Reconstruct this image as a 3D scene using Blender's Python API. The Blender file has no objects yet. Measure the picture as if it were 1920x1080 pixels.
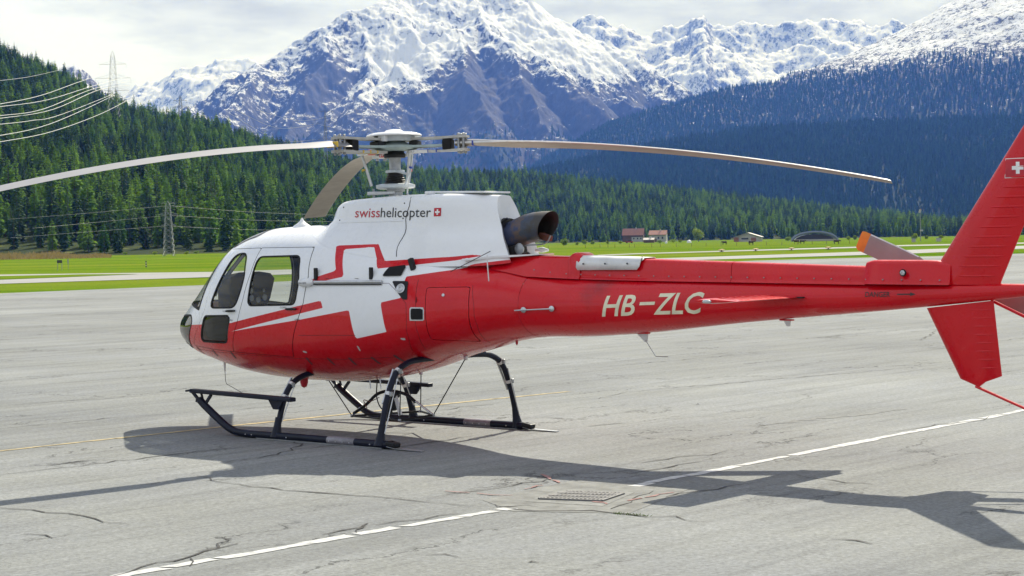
import bpy, bmesh, math, random
import numpy as np
from mathutils import Vector, Matrix

scene = bpy.context.scene
COL = scene.collection
rad = math.radians

# ------------------------------------------------------------------ camera
FPX, EYE, HOR, ROLL = 3400.0, 2.1, 452.0, rad(1.0)      # focal length in photo pixels, eye height
PITCH = math.atan((540 - HOR) / FPX)
FW = Vector((0, math.cos(PITCH), -math.sin(PITCH)))
_u0 = Vector((0, math.sin(PITCH), math.cos(PITCH))); _r0 = Vector((1, 0, 0))
RT = math.cos(ROLL) * _r0 - math.sin(ROLL) * _u0
UP = math.cos(ROLL) * _u0 + math.sin(ROLL) * _r0
cam_d = bpy.data.cameras.new('camera'); cam = bpy.data.objects.new('camera', cam_d); COL.objects.link(cam)
cam_d.sensor_width = 36.0; cam_d.lens = 36.0 * FPX / 1920.0
cam_d.clip_start = 0.1; cam_d.clip_end = 60000
m = Matrix((RT, UP, -FW)).transposed().to_4x4(); m.translation = Vector((0, 0, EYE)); cam.matrix_world = m
scene.camera = cam

# ------------------------------------------------------------------ sky, sun, exposure
HELI = Vector((-1.30, 19.87, 0)); HDG = rad(40)
_ca, _sa = math.cos(HDG), math.sin(HDG)
SHX, SHY = 0.32, -0.98                                    # shadow shift per metre of height, helicopter axes
LT = Vector((SHX * _ca + SHY * _sa, -SHX * _sa + SHY * _ca, -1)).normalized()   # the way the light travels
SUN_EL = math.asin(-LT.z); SUN_AZ = math.atan2(-LT.x, -LT.y)
world = bpy.data.worlds.new('World'); scene.world = world; world.use_nodes = True
wn = world.node_tree.nodes; wl = world.node_tree.links; wn.clear()
def W(t, **k):
    n = wn.new(t)
    for a, b in k.items(): setattr(n, a, b)
    return n
sky = W('ShaderNodeTexSky', sky_type='NISHITA', sun_disc=False, sun_elevation=SUN_EL, sun_rotation=SUN_AZ, altitude=1700.0)
sky.air_density = 1.0; sky.dust_density = 0.6; sky.ozone_density = 1.0
tc = W('ShaderNodeTexCoord'); sep = W('ShaderNodeSeparateXYZ'); wl.new(tc.outputs['Generated'], sep.inputs[0])
zz = W('ShaderNodeMath', operation='MAXIMUM'); wl.new(sep.outputs['Z'], zz.inputs[0]); zz.inputs[1].default_value = 0.0
za = W('ShaderNodeMath', operation='ADD'); wl.new(zz.outputs[0], za.inputs[0]); za.inputs[1].default_value = 0.16
dv = W('ShaderNodeVectorMath', operation='DIVIDE'); cmb = W('ShaderNodeCombineXYZ')
for i in range(3): wl.new(za.outputs[0], cmb.inputs[i])
wl.new(tc.outputs['Generated'], dv.inputs[0]); wl.new(cmb.outputs[0], dv.inputs[1])
n1 = W('ShaderNodeTexNoise'); n1.inputs['Scale'].default_value = 1.1; n1.inputs['Detail'].default_value = 7; n1.inputs['Roughness'].default_value = 0.58
n2 = W('ShaderNodeTexNoise'); n2.inputs['Scale'].default_value = 1.7; n2.inputs['Detail'].default_value = 8; n2.inputs['Roughness'].default_value = 0.62
wl.new(dv.outputs[0], n1.inputs['Vector']); wl.new(dv.outputs[0], n2.inputs['Vector'])
cov = W('ShaderNodeMapRange'); cov.inputs['From Min'].default_value = 0.36; cov.inputs['From Max'].default_value = 0.50
wl.new(n1.outputs['Fac'], cov.inputs['Value'])
hz = W('ShaderNodeMapRange'); hz.inputs['From Min'].default_value = 0.12; hz.inputs['From Max'].default_value = 0.40       # cloud decks overlap towards the horizon
hz.inputs['To Min'].default_value = 1.0; hz.inputs['To Max'].default_value = 0.0
wl.new(zz.outputs[0], hz.inputs['Value'])
cm = W('ShaderNodeMath', operation='MAXIMUM'); wl.new(cov.outputs[0], cm.inputs[0]); wl.new(hz.outputs[0], cm.inputs[1])
cr = W('ShaderNodeMapRange'); cr.inputs['From Min'].default_value = 0.38; cr.inputs['From Max'].default_value = 0.58
cr.inputs['To Min'].default_value = 4.2; cr.inputs['To Max'].default_value = 6.9
wl.new(n2.outputs['Fac'], cr.inputs['Value'])
cc = W('ShaderNodeVectorMath', operation='SCALE'); cc.inputs[0].default_value = (0.94, 1.0, 1.09); wl.new(cr.outputs[0], cc.inputs['Scale'])
mx = W('ShaderNodeMix', data_type='RGBA'); wl.new(cm.outputs[0], mx.inputs['Factor']); wl.new(sky.outputs[0], mx.inputs['A']); wl.new(cc.outputs[0], mx.inputs['B'])
bg = W('ShaderNodeBackground'); bg.inputs['Strength'].default_value = 0.10; wl.new(mx.outputs['Result'], bg.inputs['Color'])
wo = W('ShaderNodeOutputWorld'); wl.new(bg.outputs[0], wo.inputs['Surface'])

sun_d = bpy.data.lights.new('sun', 'SUN'); sun_d.energy = 4.4; sun_d.angle = rad(0.53); sun_d.color = (1.0, 0.955, 0.89)
sun = bpy.data.objects.new('sun', sun_d); COL.objects.link(sun); sun.rotation_euler = LT.to_track_quat('-Z', 'Y').to_euler()

vs = scene.view_settings; vs.view_transform = 'Standard'; vs.look = 'None'; vs.gamma = 1.0; vs.use_curve_mapping = False; vs.exposure = 0.65
cy = scene.cycles; cy.use_denoising = True; cy.max_bounces = 8; cy.diffuse_bounces = 3; cy.glossy_bounces = 3; cy.transparent_max_bounces = 16; cy.volume_bounces = 0
cy.caustics_reflective = False; cy.caustics_refractive = False; cy.sample_clamp_indirect = 6.0

# ------------------------------------------------------------------ helpers: bearings of the photograph
def hor_at(px): return HOR - math.tan(ROLL) * (px - 960)
def ray(px, py): return FW + RT * ((px - 960) / FPX) - UP * ((py - 540) / FPX)
def gp(px, py, z=0.0):                                  # where a line of sight meets the ground
    d = ray(px, py); t = (z - EYE) / d.z
    return Vector((0, 0, EYE)) + d * t
def at(px, py, Y):                                      # a point on a line of sight at a given distance
    d = ray(px, py); return Vector((0, 0, EYE)) + d * (Y / d.y)
def elev(px, py): return (hor_at(px) - py) / FPX

# ------------------------------------------------------------------ helpers: objects
def link(o, parent=None):
    COL.objects.link(o)
    if parent is not None: o.parent = parent
    return o
def tag(o, label=None, cat=None, group=None, kind=None):
    for k, v in (('label', label), ('category', cat), ('group', group), ('kind', kind)):
        if v: o[k] = v
    return o
def empty(name, loc=(0, 0, 0), rz=0.0, label=None, cat=None, group=None):
    o = bpy.data.objects.new(name, None); o.empty_display_size = 0.2; link(o); o.location = loc; o.rotation_euler = (0, 0, rz)
    return tag(o, label, cat, group)
def mesh_obj(name, verts, faces, mat, parent=None, smooth=False, loc=None):
    me = bpy.data.meshes.new(name); me.from_pydata([tuple(v) for v in verts], [], [tuple(f) for f in faces]); me.update()
    if mat: me.materials.append(mat)
    if smooth: me.polygons.foreach_set('use_smooth', [True] * len(me.polygons))
    o = bpy.data.objects.new(name, me); link(o, parent)
    if loc is not None: o.location = loc
    return o
def np_obj(name, V, Fc, mat, parent=None, smooth=True, attr=None):
    V = np.asarray(V, np.float32); Fc = np.asarray(Fc, np.int32); k = Fc.shape[1]
    me = bpy.data.meshes.new(name); me.vertices.add(len(V)); me.vertices.foreach_set('co', V[:, :3].ravel())
    me.loops.add(Fc.size); me.loops.foreach_set('vertex_index', Fc.ravel())
    me.polygons.add(len(Fc)); me.polygons.foreach_set('loop_start', np.arange(len(Fc), dtype=np.int32) * k)
    me.update(calc_edges=True); me.validate()
    if smooth: me.polygons.foreach_set('use_smooth', np.ones(len(me.polygons), dtype=bool))
    if attr:
        for nm, a in attr.items():
            at_ = me.attributes.new(nm, 'FLOAT', 'POINT'); at_.data.foreach_set('value', np.asarray(a, np.float32))
    if mat: me.materials.append(mat)
    o = bpy.data.objects.new(name, me); link(o, parent); return o
def same(name, src, parent=None, loc=None, rot=None, scale=None):   # another object on the same mesh
    o = bpy.data.objects.new(name, src.data if hasattr(src, 'data') else src); link(o, parent)
    if loc is not None: o.location = loc
    if rot is not None: o.rotation_euler = rot
    if scale is not None: o.scale = scale
    return o

class MB:
    """collects simple shapes; build() links them as one mesh object"""
    def __init__(self): self.v = []; self.f = []
    def add(self, vs, fs):
        b = len(self.v); self.v += [Vector(v) for v in vs]; self.f += [tuple(i + b for i in q) for q in fs]; return self
    def box(self, c, s, rot=None, bev=0.0):
        x, y, z = s[0] / 2, s[1] / 2, s[2] / 2
        if bev > 0:
            bm = bmesh.new(); bmesh.ops.create_cube(bm, size=1.0)
            for v in bm.verts: v.co = Vector((v.co.x * s[0], v.co.y * s[1], v.co.z * s[2]))
            bmesh.ops.bevel(bm, geom=bm.edges[:], offset=bev, segments=2, affect='EDGES', profile=0.5)
            bm.verts.index_update(); vs = [v.co.copy() for v in bm.verts]; fs = [[v.index for v in f.verts] for f in bm.faces]; bm.free()
        else:
            vs = [Vector(p) for p in ((-x, -y, -z), (x, -y, -z), (x, y, -z), (-x, y, -z), (-x, -y, z), (x, -y, z), (x, y, z), (-x, y, z))]
            fs = [(0, 3, 2, 1), (4, 5, 6, 7), (0, 1, 5, 4), (1, 2, 6, 5), (2, 3, 7, 6), (3, 0, 4, 7)]
        if rot is not None: vs = [rot @ v for v in vs]
        return self.add([v + Vector(c) for v in vs], fs)
    def bar(self, a, b, w, h, up=(0, 0, 1)):            # a box between two points
        a, b = Vector(a), Vector(b); d = b - a; L = d.length; x = d.normalized(); u = Vector(up)
        y = u.cross(x)
        if y.length < 1e-6: y = Vector((0, 1, 0)).cross(x)
        y.normalize(); z = x.cross(y); R = Matrix((x, y, z)).transposed()
        return self.box((a + b) / 2, (L, w, h), R)
    def tube(self, pts, r, n=8, cap=True, closed=False):
        pts = [Vector(p) for p in pts]; m = len(pts); rs = r if isinstance(r, (list, tuple)) else [r] * m
        vs, fs = [], []; prev = None
        for i, p in enumerate(pts):
            d = (pts[min(i + 1, m - 1)] - pts[max(i - 1, 0)]).normalized()
            if prev is None:
                a = Vector((0, 0, 1)) if abs(d.z) < 0.9 else Vector((1, 0, 0)); u = d.cross(a).normalized()
            else: u = (prev - d * prev.dot(d)).normalized()
            prev = u; w = d.cross(u)
            for k in range(n):
                t = 2 * math.pi * k / n; vs.append(p + (u * math.cos(t) + w * math.sin(t)) * rs[i])
        for i in range(m - 1):
            for k in range(n): fs.append((i * n + k, i * n + (k + 1) % n, (i + 1) * n + (k + 1) % n, (i + 1) * n + k))
        if cap: fs.append(tuple(range(n - 1, -1, -1))); fs.append(tuple((m - 1) * n + k for k in range(n)))
        return self.add(vs, fs)
    def lathe(self, prof, n=24, c=(0, 0, 0), rot=None):  # prof: (radius, height)
        vs, fs = [], []; m = len(prof)
        for r, h in prof:
            for k in range(n):
                t = 2 * math.pi * k / n; v = Vector((max(r, 1e-4) * math.cos(t), max(r, 1e-4) * math.sin(t), h))
                vs.append((rot @ v if rot is not None else v) + Vector(c))
        for i in range(m - 1):
            for k in range(n): fs.append((i * n + k, i * n + (k + 1) % n, (i + 1) * n + (k + 1) % n, (i + 1) * n + k))
        fs.append(tuple(range(n - 1, -1, -1))); fs.append(tuple((m - 1) * n + k for k in range(n)))
        return self.add(vs, fs)
    def prism(self, poly, ext):                          # polygon of 3-D points pushed along ext
        e = Vector(ext); n = len(poly); p = [Vector(q) for q in poly]
        return self.add(p + [q + e for q in p], [tuple(range(n - 1, -1, -1)), tuple(range(n, 2 * n))] + [(i, (i + 1) % n, n + (i + 1) % n, n + i) for i in range(n)])
    def poly(self, pts): return self.add(pts, [tuple(range(len(pts)))])
    def build(self, name, mat, parent=None, smooth=False, loc=None, fix=True, sharp=38):
        me = bpy.data.meshes.new(name); me.from_pydata([tuple(v) for v in self.v], [], self.f)
        if fix:
            bm = bmesh.new(); bm.from_mesh(me); bmesh.ops.recalc_face_normals(bm, faces=bm.faces[:]); bm.to_mesh(me); bm.free()
        if mat: me.materials.append(mat)
        if smooth:
            me.polygons.foreach_set('use_smooth', [True] * len(me.polygons)); me.set_sharp_from_angle(angle=rad(sharp))
        me.update(); o = bpy.data.objects.new(name, me); link(o, parent)
        if loc is not None: o.location = loc
        return o

def curve_pts(pts, n=8):                                 # Catmull-Rom through points
    P = [Vector(p) for p in pts]; out = []
    for i in range(len(P) - 1):
        p0, p1, p2, p3 = P[max(i - 1, 0)], P[i], P[i + 1], P[min(i + 2, len(P) - 1)]
        for k in range(n):
            t = k / n
            out.append(0.5 * ((2 * p1) + (p2 - p0) * t + (2 * p0 - 5 * p1 + 4 * p2 - p3) * t * t + (3 * p1 - p0 - 3 * p2 + p3) * t ** 3))
    out.append(P[-1]); return out

# ------------------------------------------------------------------ helpers: materials
class NT:
    def __init__(self, name):
        self.m = bpy.data.materials.new(name); self.m.use_nodes = True; self.t = self.m.node_tree; self.t.nodes.clear()
        self.out = self.n('ShaderNodeOutputMaterial')
    def n(self, t, **k):
        nd = self.t.nodes.new(t)
        for a, b in k.items():
            if a.startswith('_'): nd.inputs[a[1:].replace('_', ' ')].default_value = b
            else: setattr(nd, a, b)
        return nd
    def l(self, a, b): self.t.links.new(a, b)
    def noise(self, scale, detail=4, rough=0.55, vec=None, dist=0.0):
        nd = self.n('ShaderNodeTexNoise', _Scale=scale, _Detail=detail, _Roughness=rough, _Distortion=dist)
        if vec is not None: self.l(vec, nd.inputs['Vector'])
        return nd.outputs['Fac']
    def rng(self, v, a, b, c=0.0, d=1.0, smooth=False):
        nd = self.n('ShaderNodeMapRange'); self.l(v, nd.inputs['Value'])
        if smooth: nd.interpolation_type = 'SMOOTHSTEP'
        for k, x in zip(('From Min', 'From Max', 'To Min', 'To Max'), (a, b, c, d)): nd.inputs[k].default_value = x
        return nd.outputs[0]
    def math(self, op, a, b=None):
        nd = self.n('ShaderNodeMath', operation=op)
        for i, x in enumerate((a, b)):
            if x is None: continue
            if isinstance(x, (int, float)): nd.inputs[i].default_value = x
            else: self.l(x, nd.inputs[i])
        return nd.outputs[0]
    def mix(self, f, a, b, blend='MIX'):
        nd = self.n('ShaderNodeMix', data_type='RGBA', blend_type=blend)
        for k, x in (('Factor', f), ('A', a), ('B', b)):
            s = [i for i in nd.inputs if i.name == k and (i.type == 'RGBA' or k == 'Factor')][0]
            if isinstance(x, (int, float)): s.default_value = x
            elif isinstance(x, (tuple, list)): s.default_value = tuple(x) + ((1.0,) if len(x) == 3 else ())
            else: self.l(x, s)
        return [o for o in nd.outputs if o.type == 'RGBA'][0]
    def pos(self, kind='Object'): return self.n('ShaderNodeTexCoord').outputs[kind]
    def mapping(self, v, scale=(1, 1, 1), rot=(0, 0, 0)):
        nd = self.n('ShaderNodeMapping'); nd.inputs['Scale'].default_value = scale; nd.inputs['Rotation'].default_value = rot; self.l(v, nd.inputs['Vector']); return nd.outputs[0]
    def bump(self, h, strength=0.3, dist=0.01):
        nd = self.n('ShaderNodeBump', _Strength=strength, _Distance=dist); self.l(h, nd.inputs['Height']); return nd.outputs[0]
    def pbsdf(self, col, rough=0.5, metal=0.0, normal=None, **k):
        nd = self.n('ShaderNodeBsdfPrincipled'); nd.inputs['Metallic'].default_value = metal
        for key, x in (('Base Color', col), ('Roughness', rough)):
            if isinstance(x, (int, float)): nd.inputs[key].default_value = x
            elif isinstance(x, (tuple, list)): nd.inputs[key].default_value = tuple(x) + ((1.0,) if len(x) == 3 else ())
            else: self.l(x, nd.inputs[key])
        if normal is not None: self.l(normal, nd.inputs['Normal'])
        for a, b in k.items(): nd.inputs[a.replace('_', ' ')].default_value = b
        return nd.outputs[0]
    def done(self, shader): self.l(shader, self.out.inputs['Surface']); return self.m

def plain(name, col, rough=0.5, metal=0.0, var=0.18, scale=6.0, coat=0.0, bump=0.0, spec=0.5):
    """a painted, moulded or metal surface with a little unevenness in tone and gloss"""
    t = NT(name); p = t.pos()
    n = t.noise(scale, 5, 0.6, p); f = t.rng(n, 0.3, 0.7, 1 - var, 1 + var)
    sc = t.n('ShaderNodeVectorMath', operation='SCALE'); sc.inputs[0].default_value = tuple(col[:3]); t.l(f, sc.inputs['Scale'])
    r = t.rng(t.noise(scale * 3, 4, 0.6, p), 0.3, 0.7, max(rough - 0.07, 0.02), min(rough + 0.07, 1.0))
    nrm = t.bump(t.noise(scale * 6, 4, 0.6, p), bump, 0.01) if bump else None
    return t.done(t.pbsdf(sc.outputs[0], r, metal, nrm, Coat_Weight=coat, Coat_Roughness=0.06, Specular_IOR_Level=spec))

# ------------------------------------------------------------------ helpers: noise on arrays
_perm = np.random.RandomState(11).permutation(512).astype(np.int64); _perm = np.concatenate([_perm, _perm])
_ga = np.random.RandomState(5).rand(512) * 2 * np.pi; _gx, _gy = np.cos(_ga), np.sin(_ga)
def perlin(x, y):
    xi = np.floor(x).astype(np.int64); yi = np.floor(y).astype(np.int64); xf = x - xi; yf = y - yi
    def g(ix, iy, dx, dy):
        h = _perm[(_perm[ix & 511] + iy) & 511] & 511; return _gx[h] * dx + _gy[h] * dy
    u = xf ** 3 * (xf * (6 * xf - 15) + 10); v = yf ** 3 * (yf * (6 * yf - 15) + 10)
    a = g(xi, yi, xf, yf); b = g(xi + 1, yi, xf - 1, yf); c = g(xi, yi + 1, xf, yf - 1); d = g(xi + 1, yi + 1, xf - 1, yf - 1)
    return ((a * (1 - u) + b * u) * (1 - v) + (c * (1 - u) + d * u) * v) * 1.5
def fbm(x, y, o=5, gain=0.5, ridged=False):
    s = 0; a = 1.0; n = 0
    for k in range(o):
        p = perlin(x + 17.3 * k, y - 9.1 * k)
        s = s + a * ((1 - 2 * np.abs(p)) if ridged else p); n += a; a *= gain; x = x * 2.03; y = y * 2.03
    return s / n
def sstep(a, b, x): t = np.clip((x - a) / (b - a), 0, 1); return t * t * (3 - 2 * t)

# ------------------------------------------------------------------ lettering, filled outlines of the built-in typeface as flat meshes
def _letters(jobs):
    obs = {}
    for k, (body, bold) in jobs.items():
        cu = bpy.data.curves.new('t', 'FONT'); cu.body = body; cu.size = 1.0; cu.offset = bold; cu.resolution_u = 3; o = bpy.data.objects.new('t', cu); COL.objects.link(o); obs[k] = o
    dg = bpy.context.evaluated_depsgraph_get(); out = {}
    for k, o in obs.items():
        me = bpy.data.meshes.new_from_object(o.evaluated_get(dg)); bm = bmesh.new(); bm.from_mesh(me); bpy.data.meshes.remove(me)
        bmesh.ops.triangulate(bm, faces=bm.faces[:]); bmesh.ops.dissolve_limit(bm, angle_limit=0.001, verts=bm.verts[:], edges=bm.edges[:]); bm.verts.ensure_lookup_table()
        for i in range(-4, 14):
            bmesh.ops.bisect_plane(bm, geom=bm.verts[:] + bm.edges[:] + bm.faces[:], plane_co=(0, i * 0.09 + 0.005, 0), plane_no=(0, 1, 0))
        x1 = max(v.co.x for v in bm.verts)
        for i in range(1, int(x1 / 0.25) + 1): bmesh.ops.bisect_plane(bm, geom=bm.verts[:] + bm.edges[:] + bm.faces[:], plane_co=(i * 0.25, 0, 0), plane_no=(1, 0, 0))
        bm.verts.index_update(); V = np.array([v.co[:] for v in bm.verts]); Fs = [tuple(v.index for v in f.verts) for f in bm.faces]; bm.free()
        V[:, 0] -= V[:, 0].min(); out[k] = (V[:, :2], Fs)
    for o in obs.values():
        cu = o.data; bpy.data.objects.remove(o); bpy.data.curves.remove(cu)
    return out
TEXT = _letters({'swiss': ('swiss', 0.0), 'heli': ('helicopter', 0.0), 'reg_a': ('HB', 0.016), 'reg_b': ('ZLC', 0.016), 'danger': ('DANGER', 0.01), 'push': ('PUSH HERE', 0.0), 'open': ('OPEN', 0.0), 'closed': ('CLOSED', 0.0)})

# ================================================================== MATERIALS OF THE SETTING
_a, _b = gp(600, 1016), gp(1600, 832)
LINE_ANG = math.atan2(_b.y - _a.y, _b.x - _a.x)          # the way the apron was laid

def mat_asphalt():
    t = NT('apron_asphalt'); p = t.pos()
    q = t.mapping(p, rot=(0, 0, -LINE_ANG))
    speck = t.noise(26, 6, 0.8, p); speck2 = t.noise(11, 5, 0.7, p)
    blot = t.noise(0.22, 6, 0.62, p)
    streak = t.noise(1.0, 6, 0.65, t.mapping(q, (0.10, 1.35, 1)), 0.4)
    wide = t.noise(1.0, 3, 0.5, t.mapping(q, (0.012, 0.11, 1)))
    fine = t.noise(1.0, 5, 0.7, t.mapping(q, (0.35, 5.0, 1)))
    v = t.rng(speck, 0.25, 0.75, 0.48, 1.50)
    v = t.math('MULTIPLY', v, t.rng(speck2, 0.3, 0.7, 0.86, 1.12))
    v = t.math('MULTIPLY', v, t.rng(blot, 0.3, 0.7, 0.84, 1.12))
    v = t.math('MULTIPLY', v, t.rng(streak, 0.32, 0.68, 0.84, 1.10))
    v = t.math('MULTIPLY', v, t.rng(wide, 0.35, 0.65, 0.82, 1.14))
    v = t.math('MULTIPLY', v, t.rng(fine, 0.32, 0.5, 0.80, 1.0))
    stain = t.noise(0.7, 5, 0.7, p, 0.6); v = t.math('MULTIPLY', v, t.rng(stain, 0.22, 0.36, 0.72, 1.0))
    vo = t.n('ShaderNodeTexVoronoi', feature='DISTANCE_TO_EDGE', _Scale=1.0); wob = t.n('ShaderNodeVectorMath', operation='ADD'); t.l(t.mapping(q, (0.30, 0.75, 1)), wob.inputs[0])
    nv = t.n('ShaderNodeTexNoise', _Scale=2.2, _Detail=5.0, _Roughness=0.65); t.l(p, nv.inputs['Vector']); sv_ = t.n('ShaderNodeVectorMath', operation='SCALE', _Scale=0.5); t.l(nv.outputs['Color'], sv_.inputs[0]); t.l(sv_.outputs[0], wob.inputs[1]); t.l(wob.outputs[0], vo.inputs['Vector'])
    hair = t.rng(vo.outputs['Distance'], 0.003, 0.013, 1.0, 0.0); where = t.rng(t.noise(0.30, 4, 0.6, p), 0.47, 0.57)
    v = t.math('MULTIPLY', v, t.math('SUBTRACT', 1.0, t.math('MULTIPLY', t.math('MULTIPLY', hair, where), 0.68)))
    grit = t.noise(60, 3, 0.6, p); v = t.math('MULTIPLY', v, t.rng(grit, 0.62, 0.72, 1.0, 1.35)); v = t.math('MULTIPLY', v, t.rng(grit, 0.26, 0.36, 0.55, 1.0))
    tone = t.mix(t.rng(t.noise(0.5, 4, 0.6, p), 0.35, 0.65), (0.214, 0.222, 0.214), (0.208, 0.218, 0.222))
    sc = t.n('ShaderNodeVectorMath', operation='SCALE'); t.l(tone, sc.inputs[0]); t.l(v, sc.inputs['Scale'])
    h = t.math('ADD', speck, t.math('MULTIPLY', streak, 0.5))
    return t.done(t.pbsdf(sc.outputs[0], 0.9, 0.0, t.bump(h, 0.55, 0.012), Specular_IOR_Level=0.25))

def mat_far_asphalt():
    t = NT('taxiway_asphalt'); p = t.pos()
    v = t.math('MULTIPLY', t.rng(t.noise(0.05, 5, 0.6, p), 0.3, 0.7, 0.85, 1.12), t.rng(t.noise(2.0, 5, 0.7, p), 0.3, 0.7, 0.9, 1.08))
    sc = t.n('ShaderNodeVectorMath', operation='SCALE'); sc.inputs[0].default_value = (0.30, 0.295, 0.285); t.l(v, sc.inputs['Scale'])
    return t.done(t.pbsdf(sc.outputs[0], 0.92, Specular_IOR_Level=0.2))

def mat_grass():
    t = NT('mown_grass'); p = t.pos()
    big = t.noise(0.012, 5, 0.6, p); mid = t.noise(0.16, 5, 0.65, p); fine = t.noise(3.0, 6, 0.75, p)
    band = t.noise(1.0, 4, 0.6, t.mapping(p, (0.004, 0.05, 1)))
    c = t.mix(t.rng(mid, 0.3, 0.7), (0.086, 0.155, 0.010), (0.128, 0.192, 0.018))
    c = t.mix(t.rng(big, 0.40, 0.66), c, (0.165, 0.190, 0.025))
    c = t.mix(t.rng(band, 0.50, 0.64), c, (0.055, 0.125, 0.006))
    sc = t.n('ShaderNodeVectorMath', operation='SCALE'); t.l(c, sc.inputs[0]); t.l(t.rng(fine, 0.25, 0.75, 0.68, 1.3), sc.inputs['Scale'])
    return t.done(t.pbsdf(sc.outputs[0], 0.95, 0, t.bump(fine, 0.8, 0.06), Specular_IOR_Level=0.0))

def mat_hill():
    t = NT('forest_floor'); p = t.pos()
    c = t.mix(t.rng(t.noise(0.03, 5, 0.65, p), 0.35, 0.65), (0.022, 0.034, 0.012), (0.045, 0.06, 0.018))
    c = t.mix(t.rng(t.noise(0.11, 4, 0.6, p), 0.58, 0.68), c, (0.12, 0.13, 0.035))
    return t.done(t.pbsdf(c, 0.95, Specular_IOR_Level=0.05))

def mat_mountain(name, line, soft, steep=0.60, rock=(0.036, 0.036, 0.042), low=(0.03, 0.045, 0.022), bare=None, amp=1.0, k=1.5, wide=1.0, top=0.40):
    """rock with snow lying where it is high and not too steep; turf and wood below the snow line"""
    t = NT(name); g = t.n('ShaderNodeNewGeometry'); p = g.outputs['Position']
    nz = t.n('ShaderNodeSeparateXYZ'); t.l(g.outputs['Normal'], nz.inputs[0])
    pz = t.n('ShaderNodeSeparateXYZ'); t.l(p, pz.inputs[0])
    a = t.noise(0.0035, 8, 0.62, p); b = t.noise(0.060, 9, 0.85, p); st = t.noise(1.0, 9, 0.82, t.mapping(p, (0.034, 0.030, 0.013), (0, rad(32), 0)), 0.5)
    hgt = t.rng(pz.outputs['Z'], line - soft, line + soft, -1.5, top)
    s = t.math('ADD', t.math('MULTIPLY', t.math('SUBTRACT', nz.outputs['Z'], steep), k), hgt)
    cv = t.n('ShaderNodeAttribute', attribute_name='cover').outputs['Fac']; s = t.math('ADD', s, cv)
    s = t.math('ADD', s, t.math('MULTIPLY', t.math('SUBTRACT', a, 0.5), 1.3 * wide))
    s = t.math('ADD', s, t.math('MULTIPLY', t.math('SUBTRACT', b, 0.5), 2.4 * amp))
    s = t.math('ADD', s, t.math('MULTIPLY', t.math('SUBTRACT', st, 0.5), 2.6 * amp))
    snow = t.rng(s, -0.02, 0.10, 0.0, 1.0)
    rk = t.mix(t.rng(st, 0.35, 0.65), rock, tuple(x * 2.3 for x in rock))
    lo = t.mix(t.rng(b, 0.4, 0.65), low, tuple(x * 1.6 for x in low))
    if bare: lo = t.mix(t.rng(a, 0.46, 0.56), lo, bare)
    ground = t.mix(t.rng(t.math('ADD', pz.outputs['Z'], t.rng(a, 0.3, 0.7, -140, 140)), line - 270, line - 60), lo, rk)
    c = t.mix(snow, ground, (0.62, 0.64, 0.68))
    return t.done(t.pbsdf(c, 0.9, 0, t.bump(t.math('ADD', st, b), 0.22, 9.0), Specular_IOR_Level=0.1))

def mat_foliage(name, dark, light, transl=0.35):
    t = NT(name); oi = t.n('ShaderNodeObjectInfo'); p = t.pos()
    f = t.rng(t.noise(1.3, 4, 0.7, p), 0.3, 0.7)
    c = t.mix(oi.outputs['Random'], dark, light)
    sc = t.n('ShaderNodeVectorMath', operation='SCALE'); t.l(c, sc.inputs[0]); t.l(t.rng(f, 0, 1, 0.7, 1.35), sc.inputs['Scale'])
    d = t.pbsdf(sc.outputs[0], 0.75, Specular_IOR_Level=0.2)
    tr = t.n('ShaderNodeBsdfTranslucent'); t.l(sc.outputs[0], tr.inputs['Color'])
    mxs = t.n('ShaderNodeMixShader'); mxs.inputs[0].default_value = transl; t.l(d, mxs.inputs[1]); t.l(tr.outputs[0], mxs.inputs[2])
    return t.done(mxs.outputs[0])

M = {}
M['asphalt'] = mat_asphalt(); M['taxi'] = mat_far_asphalt(); M['grass'] = mat_grass(); M['hill'] = mat_hill()
M['fol_larch'] = mat_foliage('larch_needles', (0.060, 0.150, 0.016), (0.200, 0.330, 0.035), 0.5)
M['fol_pine'] = mat_foliage('pine_needles', (0.020, 0.058, 0.014), (0.055, 0.115, 0.020), 0.28)
M['fol_far'] = mat_foliage('far_conifer_needles', (0.012, 0.042, 0.016), (0.030, 0.085, 0.026), 0.3)
M['fol_bush'] = mat_foliage('shrub_leaves', (0.17, 0.26, 0.03), (0.28, 0.36, 0.05), 0.5)
M['bark'] = plain('conifer_bark', (0.085, 0.06, 0.042), 0.9, 0, 0.3, 4.0)

# ================================================================== GROUND
def ground_poly(name, pts, mat, z, kind='structure', parent=None):
    o = mesh_obj(name, [(p.x, p.y, z) for p in pts], [tuple(range(len(pts)))], mat, parent)
    bm = bmesh.new(); bm.from_mesh(o.data); bmesh.ops.recalc_face_normals(bm, faces=bm.faces[:])
    for f in bm.faces:
        if f.normal.z < 0: f.normal_flip()
    bm.to_mesh(o.data); bm.free()
    if kind: o['kind'] = kind
    return o
G = ground_poly('grass_field', [Vector(p) for p in ((-6200, -260, 0), (6200, -260, 0), (6200, 16900, 0), (-6200, 16900, 0))], M['grass'], -0.06)
G['label'] = 'flat mown green airfield grass reaching to the forest'
edge = [(-300, 565), (0, 550), (370, 535), (900, 511), (1417, 488.5), (1662, 482), (1751, 480.5), (1911, 475.5), (2300, 466)]
ap = [gp(*q) for q in edge]
APRON = ground_poly('apron', ap + [Vector((150, 100, 0)), Vector((150, -120, 0)), Vector((-120, -120, 0)), Vector((-120, 60, 0))], M['asphalt'], 0.0)
APRON['label'] = 'weathered pale grey asphalt apron with cracks and painted lines'
rw = [(-300, 519), (0, 514), (390, 509), (1260, 483), (1600, 472), (1697, 468.3), (1913, 460.5), (2300, 449)]
rb = [(2300, 455), (1913, 466), (1697, 475), (1600, 478), (1260, 488), (390, 518.7), (0, 531), (-300, 540)]
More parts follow.
